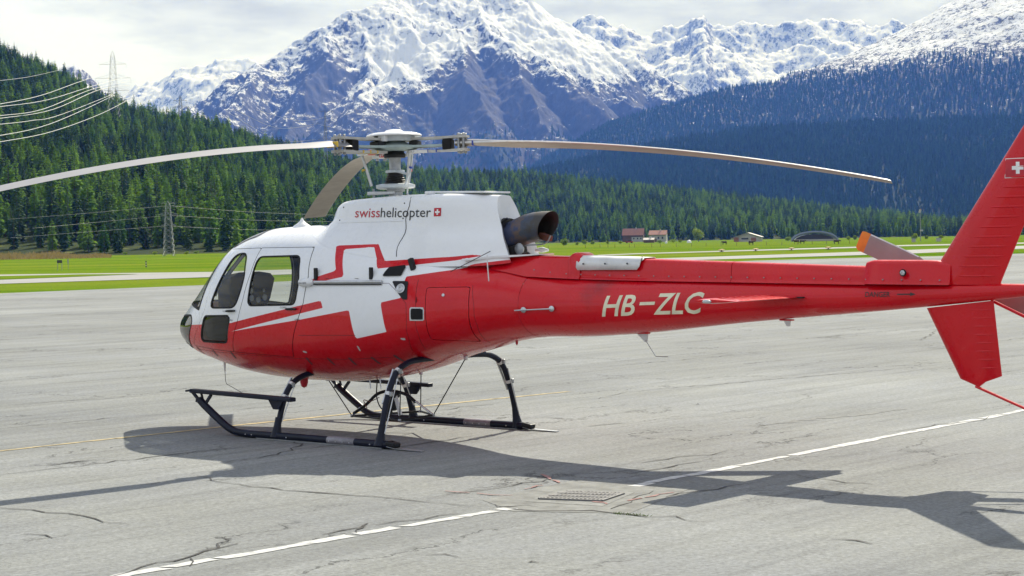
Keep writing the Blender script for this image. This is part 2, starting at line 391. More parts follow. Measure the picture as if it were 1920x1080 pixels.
RWY = ground_poly('runway', [gp(*q) for q in rw + rb], M['taxi'], -0.035); RWY['label'] = 'long pale runway strip crossing the airfield'
isl = ground_poly('grass_island', [gp(*q) for q in ((-300, 521), (0, 517.2), (150, 514.0), (262, 513.2), (150, 518), (0, 523.8), (-300, 532))], M['grass'], -0.015)
rd = [(1120, 477.5), (1193, 474.5), (1600, 462.3), (1697, 459), (1913, 454.5), (2300, 446), (2300, 448), (1913, 456.8), (1697, 461.2), (1600, 464.6), (1193, 476.2), (1120, 479)]
ground_poly('perimeter_road', [gp(*q) for q in rd], M['taxi'], -0.03)

# ---- painted and cracked apron details (all lie on the apron and belong to it)
rnd = random.Random(21)
M['white_paint'] = plain('worn_white_road_paint', (0.47, 0.475, 0.465), 0.85, 0, 0.30, 14.0, bump=0.4)
M['yellow_paint'] = plain('worn_yellow_road_paint', (0.36, 0.29, 0.15), 0.85, 0, 0.35, 7.0)
M['crack'] = plain('tar_filled_crack', (0.022, 0.022, 0.022), 0.85, 0, 0.3, 8.0)
M['red_spray'] = plain('faded_red_spray_paint', (0.25, 0.135, 0.125), 0.9, 0, 0.35, 9.0)
M['patch'] = plain('older_asphalt_patch', (0.160, 0.164, 0.156), 0.9, 0, 0.35, 5.0, bump=0.5)
M['castiron'] = plain('cast_iron', (0.16, 0.16, 0.16), 0.7, 0.3, 0.25, 20.0)
M['concrete'] = plain('drain_concrete', (0.180, 0.184, 0.176), 0.9, 0, 0.38, 7.0, bump=0.5)
M['drain_shade'] = plain('painted_drain_shade', (0.012, 0.012, 0.012), 0.9)

def along(p, q, t): return p + (q - p) * t
def line_pieces(pa, pb, name, width, mat, lo, hi, gap, z=0.004):
    d = pb - pa; L = d.length; e = d.normalized(); n = Vector((-e.y, e.x, 0)); s = 0.0
    while s < L:
        l = min(rnd.uniform(lo, hi), L - s + 0.02); w0 = width * rnd.uniform(0.70, 1.15); off = rnd.uniform(-0.018, 0.018)
        up, dn = [], []; k = max(3, int(l / 0.09))
        for i in range(k + 1):
            t = i / k; c = pa + e * (s + l * t) + n * off; j = rnd.uniform(-0.012, 0.012)
            up.append(c + n * (w0 / 2 + j) + e * (rnd.uniform(-0.05, 0.01) if i in (0, k) else 0)); dn.append(c - n * (w0 / 2 + rnd.uniform(-0.016, 0.012)) + e * (rnd.uniform(-0.01, 0.05) if i in (0, k) else 0))
        o = mesh_obj(name, [(p.x, p.y, z) for p in up + dn], [(i + 1, i, k + 1 + i, k + 2 + i) for i in range(k)], mat, APRON)
        s += l + rnd.uniform(0.008, gap)
wl_a, wl_b = gp(205, 1084), gp(948, 954.5); wl_c, wl_d = gp(1185, 912), gp(1935, 766.5)
e_ = (wl_b - wl_a).normalized()
line_pieces(wl_a - e_ * 4.0, wl_b, 'line_marking', 0.125, M['white_paint'], 0.18, 0.75, 0.06)
line_pieces(wl_c, wl_d + (wl_d - wl_c).normalized() * 9, 'line_marking', 0.120, M['white_paint'], 0.25, 1.0, 0.06)
yl = [gp(-60, 852), gp(0, 846), gp(215, 822.5), gp(420, 800), gp(640, 777.5), gp(930, 748), gp(1065, 734.5)]
for a, b in zip(yl[:-1], yl[1:]):
    line_pieces(a, b, 'yellow_marking', 0.085, M['yellow_paint'], 2.0, 4.0, 0.006)

def crack(px, w0=0.016, w1=0.006, name='crack', mat=None, jit=0.03, z=0.006):
    P = [gp(*q) for q in px]; pts = []
    for a, b in zip(P[:-1], P[1:]):
        k = max(2, int((b - a).length / 0.16))
        for i in range(k): pts.append(along(a, b, i / k))
    pts.append(P[-1]); n = len(pts); L, R_ = [], []
    for i, p in enumerate(pts):
        d = (pts[min(i + 1, n - 1)] - pts[max(i - 1, 0)]).normalized(); nn = Vector((-d.y, d.x, 0))
        j = rnd.gauss(0, jit); f = i / max(n - 1, 1); w = (w0 + (w1 - w0) * abs(2 * f - 1)) * rnd.uniform(0.5, 1.5)
        L.append(p + nn * (j + w)); R_.append(p + nn * (j - w))
    return mesh_obj(name, [(p.x, p.y, z) for p in L + R_], [(i, n + i, n + i + 1, i + 1) for i in range(n - 1)], mat or M['crack'], APRON)
for c in [
    [(-10, 951), (60, 957), (150, 969), (236, 983)], [(372, 893), (420, 905), (470, 914), (600, 924), (700, 932), (800, 941), (884, 950)],
    [(-10, 892), (120, 878), (250, 862), (380, 846), (545, 831)], [(430, 868), (500, 856), (548, 845), (562, 833), (552, 829)], [(552, 843), (640, 835), (700, 826)],
    [(80, 874), (150, 866), (205, 862)], [(840, 928), (900, 921), (980, 906), (1060, 894)], [(1058, 892), (1160, 885), (1210, 879)], [(1200, 868), (1270, 858), (1330, 853), (1365, 845)],
    [(1180, 890), (1290, 868), (1345, 862)], [(1120, 748), (1180, 735), (1400, 716), (1600, 699), (1790, 682)], [(-10, 805), (200, 785), (330, 775)],
    [(950, 953), (1000, 958), (1110, 959), (1190, 965), (1255, 971), (1320, 981)], [(925, 947), (960, 950), (1010, 951)], [(1660, 812), (1760, 797), (1835, 788), (1875, 779)],
    [(1720, 640), (1745, 628), (1752, 620)], [(1720, 650), (1800, 656)], [(200, 1082), (300, 1056), (345, 1048), (380, 1034), (450, 1020)], [(345, 1048), (360, 1062)],
    [(380, 1034), (410, 1020), (432, 1008)], [(1150, 955), (1190, 936), (1225, 921)], [(1240, 931), (1310, 921), (1420, 905)], [(700, 985), (780, 972), (860, 962)], [(1490, 892), (1590, 905), (1640, 908)],
    [(-20, 655), (250, 640), (420, 632)], [(-20, 713), (160, 700), (345, 688)], [(-20, 762), (120, 752), (300, 742)], [(1010, 700), (1200, 682), (1400, 664), (1560, 655)], [(1250, 655), (1500, 636), (1760, 612)],
    [(1870, 640), (1930, 633)], [(820, 770), (900, 760), (960, 757)], [(700, 846), (770, 836), (860, 822), (880, 818)], [(1100, 800), (1180, 792)], [(60, 1000), (100, 1010)], [(800, 1040), (865, 1042)], [(990, 1056), (1010, 1055)],
    [(1835, 690), (1880, 684), (1900, 682)], [(1500, 610), (1660, 601)], [(430, 770), (560, 757)], [(1300, 760), (1310, 757)], [(600, 1003), (690, 988)], [(660, 1000), (668, 990), (690, 982)], [(1560, 1010), (1640, 1020)]]:
    crack(c, 0.012, 0.004)
for c in [[(0, 594), (330, 584)], [(0, 615), (180, 610)], [(980, 640), (1300, 618)], [(1400, 800), (1700, 768)]]: crack(c, 0.05, 0.01, 'tar_streak', M['patch'], 0.05, 0.003)

# drain: concrete collar, iron frame with bars over a flat sheet painted dark for the shaft's shade, spray-paint marks round it
def quad_on_ground(px, z, name, mat, parent): return ground_poly(name, [gp(*q) for q in px], mat, z, None, parent)
quad_on_ground([(905, 938), (1080, 900), (1300, 914), (1180, 963), (960, 959)], 0.0025, 'asphalt_patch', M['patch'], APRON)
quad_on_ground([(985, 941), (1055, 917), (1190, 924), (1130, 950)], 0.0045, 'drain_collar', M['concrete'], APRON)
gq = [gp(1012, 937), gp(1128, 941), gp(1168, 927.5), gp(1062, 923.5)]
DR = empty('drain_grate', (0, 0, 0)); tag(DR, 'rectangular iron drain grate set in the apron beside the white line', 'drain')
ground_poly('drain_shade_sheet', gq, M['drain_shade'], 0.0062, None, DR)
fr = MB()
for i in range(4):
    a, b = gq[i].copy(), gq[(i + 1) % 4].copy(); a.z = b.z = 0.011; fr.bar(a, b, 0.035, 0.012)
fr.build('frame', M['castiron'], DR)
for i in range(1, 15):
    t = i / 15; a = along(gq[0], gq[1], t); b = along(gq[3], gq[2], t); a.z = b.z = 0.012; MB().bar(a, b, 0.022, 0.010).build('bar', M['castiron'], DR)
for i in (1, 2):
    t = i / 3; a = along(gq[0], gq[3], t); b = along(gq[1], gq[2], t); a.z = b.z = 0.0185; MB().bar(a, b, 0.02, 0.004).build('bar', M['castiron'], DR)
for c, w in (([(833, 922), (880, 925)], 0.016), ([(893, 926), (962, 930)], 0.014), ([(1018, 890), (1034, 900)], 0.02), ([(1036, 901), (1050, 906)], 0.018), ([(985, 918), (1000, 913), (1018, 911)], 0.016), ([(1108, 941), (1125, 943), (1140, 946)], 0.018), ([(1178, 940), (1205, 935)], 0.02), ([(1210, 934), (1240, 928), (1262, 924)], 0.018)):
    crack(c, w, w * 0.6, 'spray_mark', M['red_spray'], 0.012, 0.0072)

# ================================================================== HILLS AND MOUNTAINS
def interp(tab, x): a = np.array(tab, float); return np.interp(x, a[:, 0], a[:, 1])
class Hill:
    """ground rising from a foot line to a crest line; both follow what is seen along each bearing"""
    def __init__(self, crest, foot, dist, treeh, p=1.15, amp=0.05, ns=140., seed=0.0, back=0.25):
        self.c, self.f, self.d, self.th, self.p, self.amp, self.ns, self.seed, self.back = crest, foot, dist, treeh, p, amp, ns, seed, back
    def z(self, X, Y):
        px = 960 + FPX * X / Y; yf = interp(self.f, px); yr = interp(self.d, px)
        hz_ = HOR - math.tan(ROLL) * (px - 960)
        top = EYE + (hz_ - interp(self.c, px)) / FPX * yr - self.th
        t = (Y - yf) / (yr - yf); rise = np.clip(t, 0, 1) ** self.p; fall = 1 - self.back * np.clip(t - 1, 0, 3)
        n = fbm(X / self.ns + self.seed, Y / self.ns - self.seed, 5)
        return top * rise * fall + top * self.amp * n * np.clip(t * 3, 0, 1) * np.clip(np.abs(1 - t) * 3 + 0.15, 0, 1) - 0.3 * (t <= 0)
    def mesh(self, name, px0, px1, nx, ny, mat, tmax=1.6, fine=None):
        pxs = np.linspace(px0, px1, nx); V = np.zeros((ny, nx, 3))
        for j in range(ny):
            t = -0.02 + (tmax + 0.02) * j / (ny - 1)
            yf = interp(self.f, pxs); yr = interp(self.d, pxs); Y = yf + (yr - yf) * t; X = (pxs - 960) / FPX * Y
            V[j] = np.stack([X, Y, self.z(X, Y)], 1)
        if fine is not None: V[:, :, 2] += fine(V[:, :, 0], V[:, :, 1])
        i = np.arange(ny - 1)[:, None] * nx + np.arange(nx - 1)[None]; i = i.ravel()
        o = np_obj(name, V.reshape(-1, 3), np.stack([i, i + 1, i + nx + 1, i + nx], 1), mat); o['kind'] = 'structure'; return o

near_hill = Hill([(-1500, -260), (-800, -200), (-400, -100), (0, 76), (80, 110), (140, 136), (213, 178), (300, 205), (345, 212), (400, 220), (450, 240), (500, 257), (560, 271), (640, 288), (700, 298), (780, 312), (880, 318), (1000, 321), (1100, 335), (1300, 356), (1500, 379), (1700, 405), (1800, 420), (1920, 430), (2300, 430), (2800, 415), (3500, 400)],
                 [(-400, 560), (0, 545), (430, 560), (600, 760), (850, 1330), (1000, 1440), (1400, 1460), (1700, 1420), (2300, 1350)],
                 [(-400, 1450), (0, 1450), (500, 1420), (800, 1900), (1000, 2200), (1500, 2250), (2300, 2100)], 11.5, 1.12, 0.07, 160., 3.3)
near_hill.mesh('near_hillside', -1500, 3500, 480, 60, M['hill'])['label'] = 'wooded hillside ground beyond the airfield'
low_ridge = Hill([(800, 345), (1000, 316), (1075, 299), (1230, 268), (1330, 248), (1436, 234), (1640, 225), (1920, 215), (2300, 190), (2900, 180), (3500, 250)],
                 [(800, 3100), (2300, 2950)], [(800, 4700), (2300, 4900)], 14, 1.05, 0.06, 420., 7.7)
M['hill_dark'] = plain('dark_forest_floor', (0.016, 0.03, 0.013), 0.95, 0, 0.3, 0.02, spec=0.05); low_ridge.mesh('lower_wooded_ridge', 780, 3500, 280, 60, M['hill_dark'])
M['snow_right'] = mat_mountain('snowy_shoulder', 640, 80, 0.45, low=(0.018, 0.028, 0.014), amp=2.4, wide=1.0, top=-0.30)
shoulder = Hill([(880, 370), (980, 325), (1073, 270), (1150, 229), (1252, 198), (1373, 163), (1463, 153), (1485, 136), (1575, 107), (1687, 58), (1776, 9), (1850, -30), (2000, -100), (2300, -190), (2700, -150), (3100, -40), (3500, 60)],
                [(880, 4900), (2300, 4900)], [(880, 6900), (2300, 7500)], 8, 1.05, 0.05, 670., 1.7)
shoulder.mesh('wooded_mountain', 880, 3500, 700, 170, M['snow_right'], 1.35, lambda X, Y: 14 * fbm(X / 88, Y / 88, 4))['label'] = 'dark blue wooded mountain with a snowy top on the right'

# the central peak: a network of ridges, the ground falling away from each
def ridge_pts(L): return [(((px - 960) / FPX * Y), Y, EYE + elev(px, py) * Y) for px, py, Y in L]
RIDGES = [
    ([(330, 222, 8720), (370, 199, 8880), (430, 166, 9040), (500, 131, 9200), (520, 118, 9280), (570, 84, 9440), (635, 38, 9600), (700, 20, 9728), (735, -4, 9840), (800, -26, 10000), (870, -34, 10080), (940, -26, 10080), (1000, 2, 10048), (1060, 46, 10000), (1130, 88, 9920), (1200, 118, 9792), (1260, 150, 9680), (1330, 190, 9520), (1420, 250, 9360)], 0.62),
    ([(905, 44, 9360), (860, 62, 9120), (800, 100, 8896), (765, 130, 8720), (720, 172, 8480), (690, 205, 8240)], 0.66),
    ([(905, 44, 9360), (960, 70, 9152), (1010, 110, 8896), (1070, 160, 8640), (1130, 205, 8368), (1190, 250, 8128)], 0.70),
    ([(900, 46, 9360), (895, 20, 9680), (890, -25, 10064)], 0.62),
    ([(880, 80, 9040), (890, 150, 8560), (905, 210, 8160), (925, 265, 7760)], 0.74),
    ([(960, 100, 8896), (1000, 180, 8400), (1030, 240, 8000), (1050, 290, 7680)], 0.74),
    ([(635, 38, 9600), (625, 90, 9248), (600, 150, 8896), (570, 200, 8608), (540, 245, 8320)], 0.72),
    ([(700, 60, 9520), (690, 130, 9040), (660, 190, 8640), (620, 240, 8240)], 0.8),
    ([(500, 131, 9200), (470, 175, 8800), (440, 215, 8480)], 0.8),
    ([(1060, 46, 10000), (1100, 120, 9520), (1150, 180, 9120), (1230, 230, 8720)], 0.8),
    ([(760, 30, 9680), (775, 70, 9440)], 0.8)]
def peak_z(X, Y):
    best = np.full(X.shape, -80.0)
    wx = X + 120 * fbm(X / 520 + 5, Y / 520, 5); wy = Y + 120 * fbm(X / 520 - 9, Y / 520 + 4, 5)
    for L, k in RIDGES:
        P = ridge_pts(L)
        for (x0, y0, z0), (x1, y1, z1) in zip(P[:-1], P[1:]):
            dx, dy = x1 - x0, y1 - y0; t = np.clip(((wx - x0) * dx + (wy - y0) * dy) / (dx * dx + dy * dy), 0, 1)
            d = np.hypot(wx - x0 - t * dx, wy - y0 - t * dy); h = z0 + t * (z1 - z0) - k * d ** 1.02 + 14
            best = np.maximum(best, h)
    # gullies cut down the fall line, then cliffs and ledges
    n = fbm(X / 330, Y / 420, 6, 0.52, True); n2 = fbm(X / 85 + 0.6 * n, Y / 170, 5, 0.5, True); n3 = fbm(X / 26, Y / 40, 4, 0.55)
    w = sstep(-40, 420, best)
    return best + w * (60 * (n - 0.35) + 9 * (n2 - 0.3) + 2.0 * n3) - 12
def grid_mountain(name, px0, px1, Y0, Y1, nx, ny, fn, mat):
    pxs = np.linspace(px0, px1, nx)[None]; Y = np.linspace(Y0, Y1, ny)[:, None] + 0 * pxs; X = (pxs - 960) / FPX * Y
    Z = fn(X, Y); i = (np.arange(ny - 1)[:, None] * nx + np.arange(nx - 1)[None]).ravel()
    o = np_obj(name, np.stack([X, Y, Z], -1).reshape(-1, 3), np.stack([i, i + 1, i + nx + 1, i + nx], 1), mat); o['kind'] = 'structure'; return o
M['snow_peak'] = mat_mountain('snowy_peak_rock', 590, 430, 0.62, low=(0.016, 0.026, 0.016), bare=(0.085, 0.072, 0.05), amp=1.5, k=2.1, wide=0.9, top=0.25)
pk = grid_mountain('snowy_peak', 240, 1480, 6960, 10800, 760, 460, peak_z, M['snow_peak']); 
_me = pk.data; _co = np.zeros(len(_me.vertices) * 3, np.float32); _me.vertices.foreach_get('co', _co); _co = _co.reshape(-1, 3); _ux = 960 + FPX * _co[:, 0] / _co[:, 1]; _uz = HOR - math.tan(ROLL) * (_ux - 960) - FPX * (_co[:, 2] - EYE) / _co[:, 1]
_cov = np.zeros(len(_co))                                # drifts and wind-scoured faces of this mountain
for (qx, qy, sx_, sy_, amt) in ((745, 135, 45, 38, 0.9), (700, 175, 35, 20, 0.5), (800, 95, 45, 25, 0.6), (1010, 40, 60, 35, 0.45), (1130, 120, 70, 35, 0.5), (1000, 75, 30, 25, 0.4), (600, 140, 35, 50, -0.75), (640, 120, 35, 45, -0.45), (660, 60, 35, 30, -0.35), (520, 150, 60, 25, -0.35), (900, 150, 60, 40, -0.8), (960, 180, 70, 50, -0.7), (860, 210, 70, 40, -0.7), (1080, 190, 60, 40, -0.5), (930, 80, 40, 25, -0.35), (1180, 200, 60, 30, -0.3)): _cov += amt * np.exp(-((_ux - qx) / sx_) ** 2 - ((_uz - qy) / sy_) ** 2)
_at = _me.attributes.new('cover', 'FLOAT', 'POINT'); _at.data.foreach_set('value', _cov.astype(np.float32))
pk['label'] = 'large central snow-covered rocky peak above blue lower slopes'

def range_z(crest, Yr, k, amp, seed):
    def fn(X, Y):
        px = 960 + FPX * X / Y; top = EYE + (HOR - math.tan(ROLL) * (px - 960) - interp(crest, px)) / FPX * Yr
        w = Y + 420 * fbm(X / 1100 + seed, Y / 1100, 3)
        z = top - k * np.abs(w - Yr) ** 0.98
        n = fbm(X / 530 + seed, Y / 530, 6, 0.55, True); n2 = fbm(X / 112 + seed, Y / 112, 4, 0.55, True)
        return z + amp * (n - 0.4) + amp * 0.18 * (n2 - 0.3)
    return fn
M['snow_far'] = mat_mountain('far_snowfields', 400, 300, 0.60, rock=(0.07, 0.07, 0.085), amp=1.7, k=2.4, top=0.02)
grid_mountain('far_snowy_range', 960, 1900, 11600, 15400, 360, 170, range_z([(960, 70), (1040, 62), (1100, 46), (1140, 42), (1180, 60), (1230, 72), (1262, 60), (1300, 50), (1328, 30), (1345, 46), (1400, 54), (1460, 60), (1540, 50), (1600, 46), (1660, 50), (1720, 60), (1900, 80)], 14400, 0.50, 140, 2.0), M['snow_far'])
grid_mountain('far_snowy_ridge', -150, 640, 12800, 16200, 300, 130, range_z([(-150, 180), (60, 175), (100, 160), (140, 140), (180, 158), (230, 182), (300, 156), (350, 130), (420, 122), (470, 118), (500, 128), (560, 150), (640, 190)], 15300, 0.45, 110, 8.0), M['snow_far'])
grid_mountain('rocky_shoulder', 20, 330, 5300, 6900, 130, 80, range_z([(20, 175), (80, 160), (120, 133), (150, 124), (175, 135), (200, 160), (225, 182), (260, 205), (330, 240)], 6250, 0.55, 45, 5.0), M['snow_far'])

# ================================================================== TREES
def conifer_mesh(seed, h, r, whorls, per, larch):
    """crown of drooping boughs built from small needle sprays, light between them; trunk separately"""
    q = random.Random(seed); v, f = [], []
    base = h * (0.10 if larch else 0.07)
    for w in range(whorls):
        t = w / (whorls - 1); z = base + (h - base) * (t ** 0.92)
        prof = ((1 - t) ** 0.66 if larch else ((1 - t * t) ** 0.62 * 0.86 if seed % 4 == 3 else (1 - t) ** 0.80)) * (0.55 + 0.45 * min(1, t * 6 + 0.25))
        rr = max(r * prof, 0.10) * q.uniform(0.82, 1.12); n = max(3, int(per * (0.45 + 0.55 * (1 - t)))); a0 = q.uniform(0, 6.28)
        for k in range(n):
            if q.random() < 0.10: continue
            a = a0 + 6.283 * k / n + q.uniform(-0.3, 0.3); L = rr * q.uniform(0.62, 1.18); dz = -L * q.uniform(0.10, 0.42) + (0.10 * L if larch else 0)
            z0 = z + q.uniform(-0.25, 0.25) * (h / whorls); ca, sa = math.cos(a), math.sin(a); wd = L * q.uniform(0.24, 0.42)
            for (s0, s1, ww, up) in ((0.12, 0.72, wd, 0.0), (0.48, 1.0, wd * 0.8, 0.06 * L)):
                p0 = Vector((ca * L * s0, sa * L * s0, z0 + dz * s0 * s0 + up)); p1 = Vector((ca * L * s1, sa * L * s1, z0 + dz * s1 * s1 + up * 0.3))
                mid = (p0 + p1) / 2 + Vector((0, 0, 0.10 * L)); side = Vector((-sa, ca, 0)) * ww; roll = q.uniform(-0.5, 0.5)
                side = side + Vector((0, 0, ww * math.sin(roll)))
                b = len(v); v += [p0, mid + side - Vector((0, 0, 0.1 * ww)), p1, mid - side - Vector((0, 0, 0.1 * ww))]; f += [(b, b + 1, b + 2), (b, b + 2, b + 3)]
            b = len(v); pm = Vector((ca * L * 0.5, sa * L * 0.5, z0 + dz * 0.25)); dn = Vector((0, 0, -wd * q.uniform(0.5, 1.0)))
            v += [Vector((ca * L * 0.1, sa * L * 0.1, z0 + 0.1)), pm + dn, Vector((ca * L * 0.95, sa * L * 0.95, z0 + dz)), pm + Vector((0, 0, wd * 0.35))]; f += [(b, b + 1, b + 2), (b, b + 2, b + 3)]
    me = bpy.data.meshes.new('crown'); me.from_pydata([tuple(p) for p in v], [], f); me.update(); return me
def trunk_mesh(h, r):
    mb = MB().tube([(0, 0, -0.6), (0, 0, h * 0.25), (0.02 * h, 0, h * 0.6), (0.02 * h, 0.01 * h, h * 0.96)], [r, r * 0.8, r * 0.45, 0.02], 6)
    me = bpy.data.meshes.new('trunk'); me.from_pydata([tuple(p) for p in mb.v], [], mb.f); me.update(); return me
NEAR = []                                                # (crown mesh, trunk mesh, kind) for a tree one metre-scaled at 12 m
for s in range(8):
    larch = s % 2 == 0
    c = conifer_mesh(100 + s, 12.0, 2.75 if larch else 2.25, 20, 11, larch); c.materials.append(M['fol_larch' if larch else 'fol_pine'])
    tr = trunk_mesh(12.0, 0.17); tr.materials.append(M['bark']); NEAR.append((c, tr, larch))
def joined_tree(i, far=False):                           # prototypes that are scattered over the hills; not in the scene themselves
    c, tr, larch = NEAR[i]; bm = bmesh.new(); bm.from_mesh(c); bm.from_mesh(tr); me = bpy.data.meshes.new('conifer'); bm.to_mesh(me); bm.free()
    me.materials.append(c.materials[0]); o = bpy.data.objects.new('conifer_form', me); return o
def far_tree(seed):
    q = random.Random(seed); v, f = [], []; h = 12.0; W_ = 7
    for w in range(W_):
        t = w / W_; z = h * (0.06 + 0.94 * t); zt = min(h, z + h * 0.26); r = 2.3 * (1 - t) ** 0.9 * q.uniform(0.8, 1.15) + 0.12; n = 7; a0 = q.uniform(0, 6.28); b = len(v)
        v.append(Vector((q.uniform(-.15, .15), q.uniform(-.15, .15), zt)))
        for k in range(n):
            a = a0 + 6.283 * k / n; rr = r * q.uniform(0.55, 1.2); v.append(Vector((math.cos(a) * rr, math.sin(a) * rr, z + q.uniform(-.5, .5))))
        for k in range(n): f.append((b, b + 1 + k, b + 1 + (k + 1) % n))
    me = bpy.data.meshes.new('far_conifer'); me.from_pydata([tuple(p) for p in v], [], f); me.materials.append(M['fol_far']); return bpy.data.objects.new('far_conifer_form', me)
def scatter_group(name, coll):
    ng = bpy.data.node_groups.new(name, 'GeometryNodeTree'); ng.interface.new_socket('Geometry', in_out='INPUT', socket_type='NodeSocketGeometry'); ng.interface.new_socket('Geometry', in_out='OUTPUT', socket_type='NodeSocketGeometry')
    N = ng.nodes; L = ng.links; gi = N.new('NodeGroupInput'); go = N.new('NodeGroupOutput')
    ci = N.new('GeometryNodeCollectionInfo'); ci.inputs['Collection'].default_value = coll; ci.inputs['Separate Children'].default_value = True; ci.inputs['Reset Children'].default_value = True
    ip = N.new('GeometryNodeInstanceOnPoints'); ip.inputs['Pick Instance'].default_value = True
    def at_(nm, ty):
        n = N.new('GeometryNodeInputNamedAttribute'); n.data_type = ty; n.inputs['Name'].default_value = nm; return n.outputs['Attribute']
    L.new(gi.outputs[0], ip.inputs['Points']); L.new(ci.outputs[0], ip.inputs['Instance'])
    L.new(at_('pick', 'INT'), ip.inputs['Instance Index']); L.new(at_('size', 'FLOAT_VECTOR'), ip.inputs['Scale'])
    cb = N.new('ShaderNodeCombineXYZ'); L.new(at_('turn', 'FLOAT'), cb.inputs['Z']); e2r = N.new('FunctionNodeEulerToRotation'); L.new(cb.outputs[0], e2r.inputs[0]); L.new(e2r.outputs[0], ip.inputs['Rotation'])
    L.new(ip.outputs[0], go.inputs[0]); return ng
def scatter(name, P, size, pick, forms, label):
    coll = bpy.data.collections.new(name + '_forms')
    for o in forms: coll.objects.link(o)
    me = bpy.data.meshes.new(name); me.vertices.add(len(P)); me.vertices.foreach_set('co', np.asarray(P, np.float32).ravel())
    a = me.attributes.new('pick', 'INT', 'POINT'); a.data.foreach_set('value', np.asarray(pick, np.int32))
    a = me.attributes.new('size', 'FLOAT_VECTOR', 'POINT'); a.data.foreach_set('vector', np.asarray(size, np.float32).ravel())
    a = me.attributes.new('turn', 'FLOAT', 'POINT'); a.data.foreach_set('value', np.random.RandomState(3).rand(len(P)).astype(np.float32) * 6.283)
    o = bpy.data.objects.new(name, me); link(o); md = o.modifiers.new('scatter', 'NODES'); md.node_group = scatter_group(name + '_nodes', coll)
    tag(o, label, 'forest', None, 'stuff'); return o

rs = np.random.RandomState(42)
def spots(hill, px0, px1, spacing, tmax, grow=1.0):
    out = []; yf = interp(hill.f, np.array([px0, px1])).min(); ymax = (interp(hill.d, np.linspace(px0, px1, 20))).max() * 1.1
    Y = yf
    while Y < ymax:
        sp = spacing; X0, X1 = (px0 - 960) / FPX * Y, (px1 - 960) / FPX * Y
        xs = np.arange(X0, X1, sp); xs = xs + rs.uniform(-0.45, 0.45, len(xs)) * sp; ys = Y + rs.uniform(-0.45, 0.45, len(xs)) * sp
        out.append(np.stack([xs, ys], 1)); Y += sp * 0.9
    P = np.concatenate(out); px = 960 + FPX * P[:, 0] / P[:, 1]; t = (P[:, 1] - interp(hill.f, px)) / (interp(hill.d, px) - interp(hill.f, px))
    k = (t > 0.0) & (t < tmax); P = P[k]; t = t[k]; z = hill.z(P[:, 0], P[:, 1]); return np.column_stack([P, z]), t
P, t = spots(near_hill, -1300, 3200, 7.0, 1.06)
px = 960 + FPX * P[:, 0] / P[:, 1]
keep = rs.rand(len(P)) < np.clip(0.55 + 4 * t, 0, 0.97); keep &= ~((fbm(P[:, 0] / 70 + 2, P[:, 1] / 70, 3) > 0.42) & (t < 0.08))
P, t, px = P[keep], t[keep], px[keep]
clump = fbm(P[:, 0] / 60, P[:, 1] / 60, 3) + rs.normal(0, 0.30, len(P)); larch = clump > 0.02
pick = rs.randint(0, 4, len(P)) * 2 + (~larch).astype(int)
hs = np.clip(rs.normal(1.0, 0.27, len(P)), 0.42, 1.65) * np.where(px < 700, 1.06, 1.10) * np.where(t < 0.02, 0.8, 1.0); ws = hs ** 0.7 * rs.uniform(0.8, 1.3, len(P))
app = hs / P[:, 1]
inview = (px > 4) & (px < 1916) & ~((px > 425) & (px < 950) & (P[:, 1] < 1250) & (t < 0.35)); inview &= (t < 0.30) | (px < 430)
order = np.argsort(-np.where(inview, app, 0)); solo = np.zeros(len(P), bool); solo[order[:300]] = True
front = {}
for i in np.where(solo)[0]:
    c, tr, lar = NEAR[pick[i]]
    lab = 'light green larch at the front of the left hillside forest' if lar else 'dark green pine at the front of the left hillside forest'
    if px[i] > 700: lab = 'light green larch along the foot of the far forest belt' if lar else 'dark green pine along the foot of the far forest belt'
    o = empty('larch_tree' if lar else 'pine_tree', (P[i, 0], P[i, 1], P[i, 2] - 0.3), rs.rand() * 6.28, lab, 'tree', ('larches' if lar else 'pines') + (' along the foot of the far forest' if px[i] > 700 else ' at the front of the hillside forest'))
    o.scale = (ws[i], ws[i], hs[i]); same('crown', c, o); same('trunk', tr, o)
s = ~solo
scatter('near_forest', P[s] - np.array([0, 0, 0.3]), np.stack([ws, ws, hs], 1)[s], pick[s], [joined_tree(i) for i in range(8)], 'dense conifer forest covering the near hillside')
far_forms = [far_tree(500 + k) for k in range(6)]
P, t = spots(low_ridge, 780, 3200, 12.0, 1.05); cl = fbm(P[:, 0] / 210 + 4, P[:, 1] / 420, 4); k = rs.rand(len(P)) < 0.95 - 0.25 * sstep(0.22, 0.40, cl); P = P[k]; cl = cl[k]
sz = np.clip(rs.normal(1.0, 0.25, len(P)) - 0.35 * cl, 0.4, 1.6); scatter('ridge_forest', P - np.array([0, 0, 0.3]), np.stack([sz * 1.7, sz * 1.7, sz * 1.45], 1), rs.randint(0, 6, len(P)), far_forms, 'dark conifer forest on the lower ridge to the right')
P, t = spots(shoulder, 900, 3200, 15.0, 1.05)
dens = 1 - sstep(560, 690, P[:, 2] + 110 * fbm(P[:, 0] / 260, P[:, 1] / 260, 4)); k = rs.rand(len(P)) < 0.95 * dens; P = P[k]
sz = np.clip(rs.normal(0.95, 0.2, len(P)), 0.45, 1.5) * (1 - 0.4 * sstep(540, 720, P[:, 2])); scatter('mountain_forest', P - np.array([0, 0, 0.3]), np.stack([sz * 2.2, sz * 2.2, sz * 1.6], 1), rs.randint(0, 6, len(P)), [far_tree(600 + k_) for k_ in range(6)], 'blue hazed conifer forest on the mountain to the right')
gx = []
for Y in np.arange(7040, 9450, 24.0):
    X0, X1 = (300 - 960) / FPX * Y, (1330 - 960) / FPX * Y; xs = np.arange(X0, X1, 22.0); gx.append(np.stack([xs + rs.uniform(-10, 10, len(xs)), Y + rs.uniform(-10, 10, len(xs))], 1))
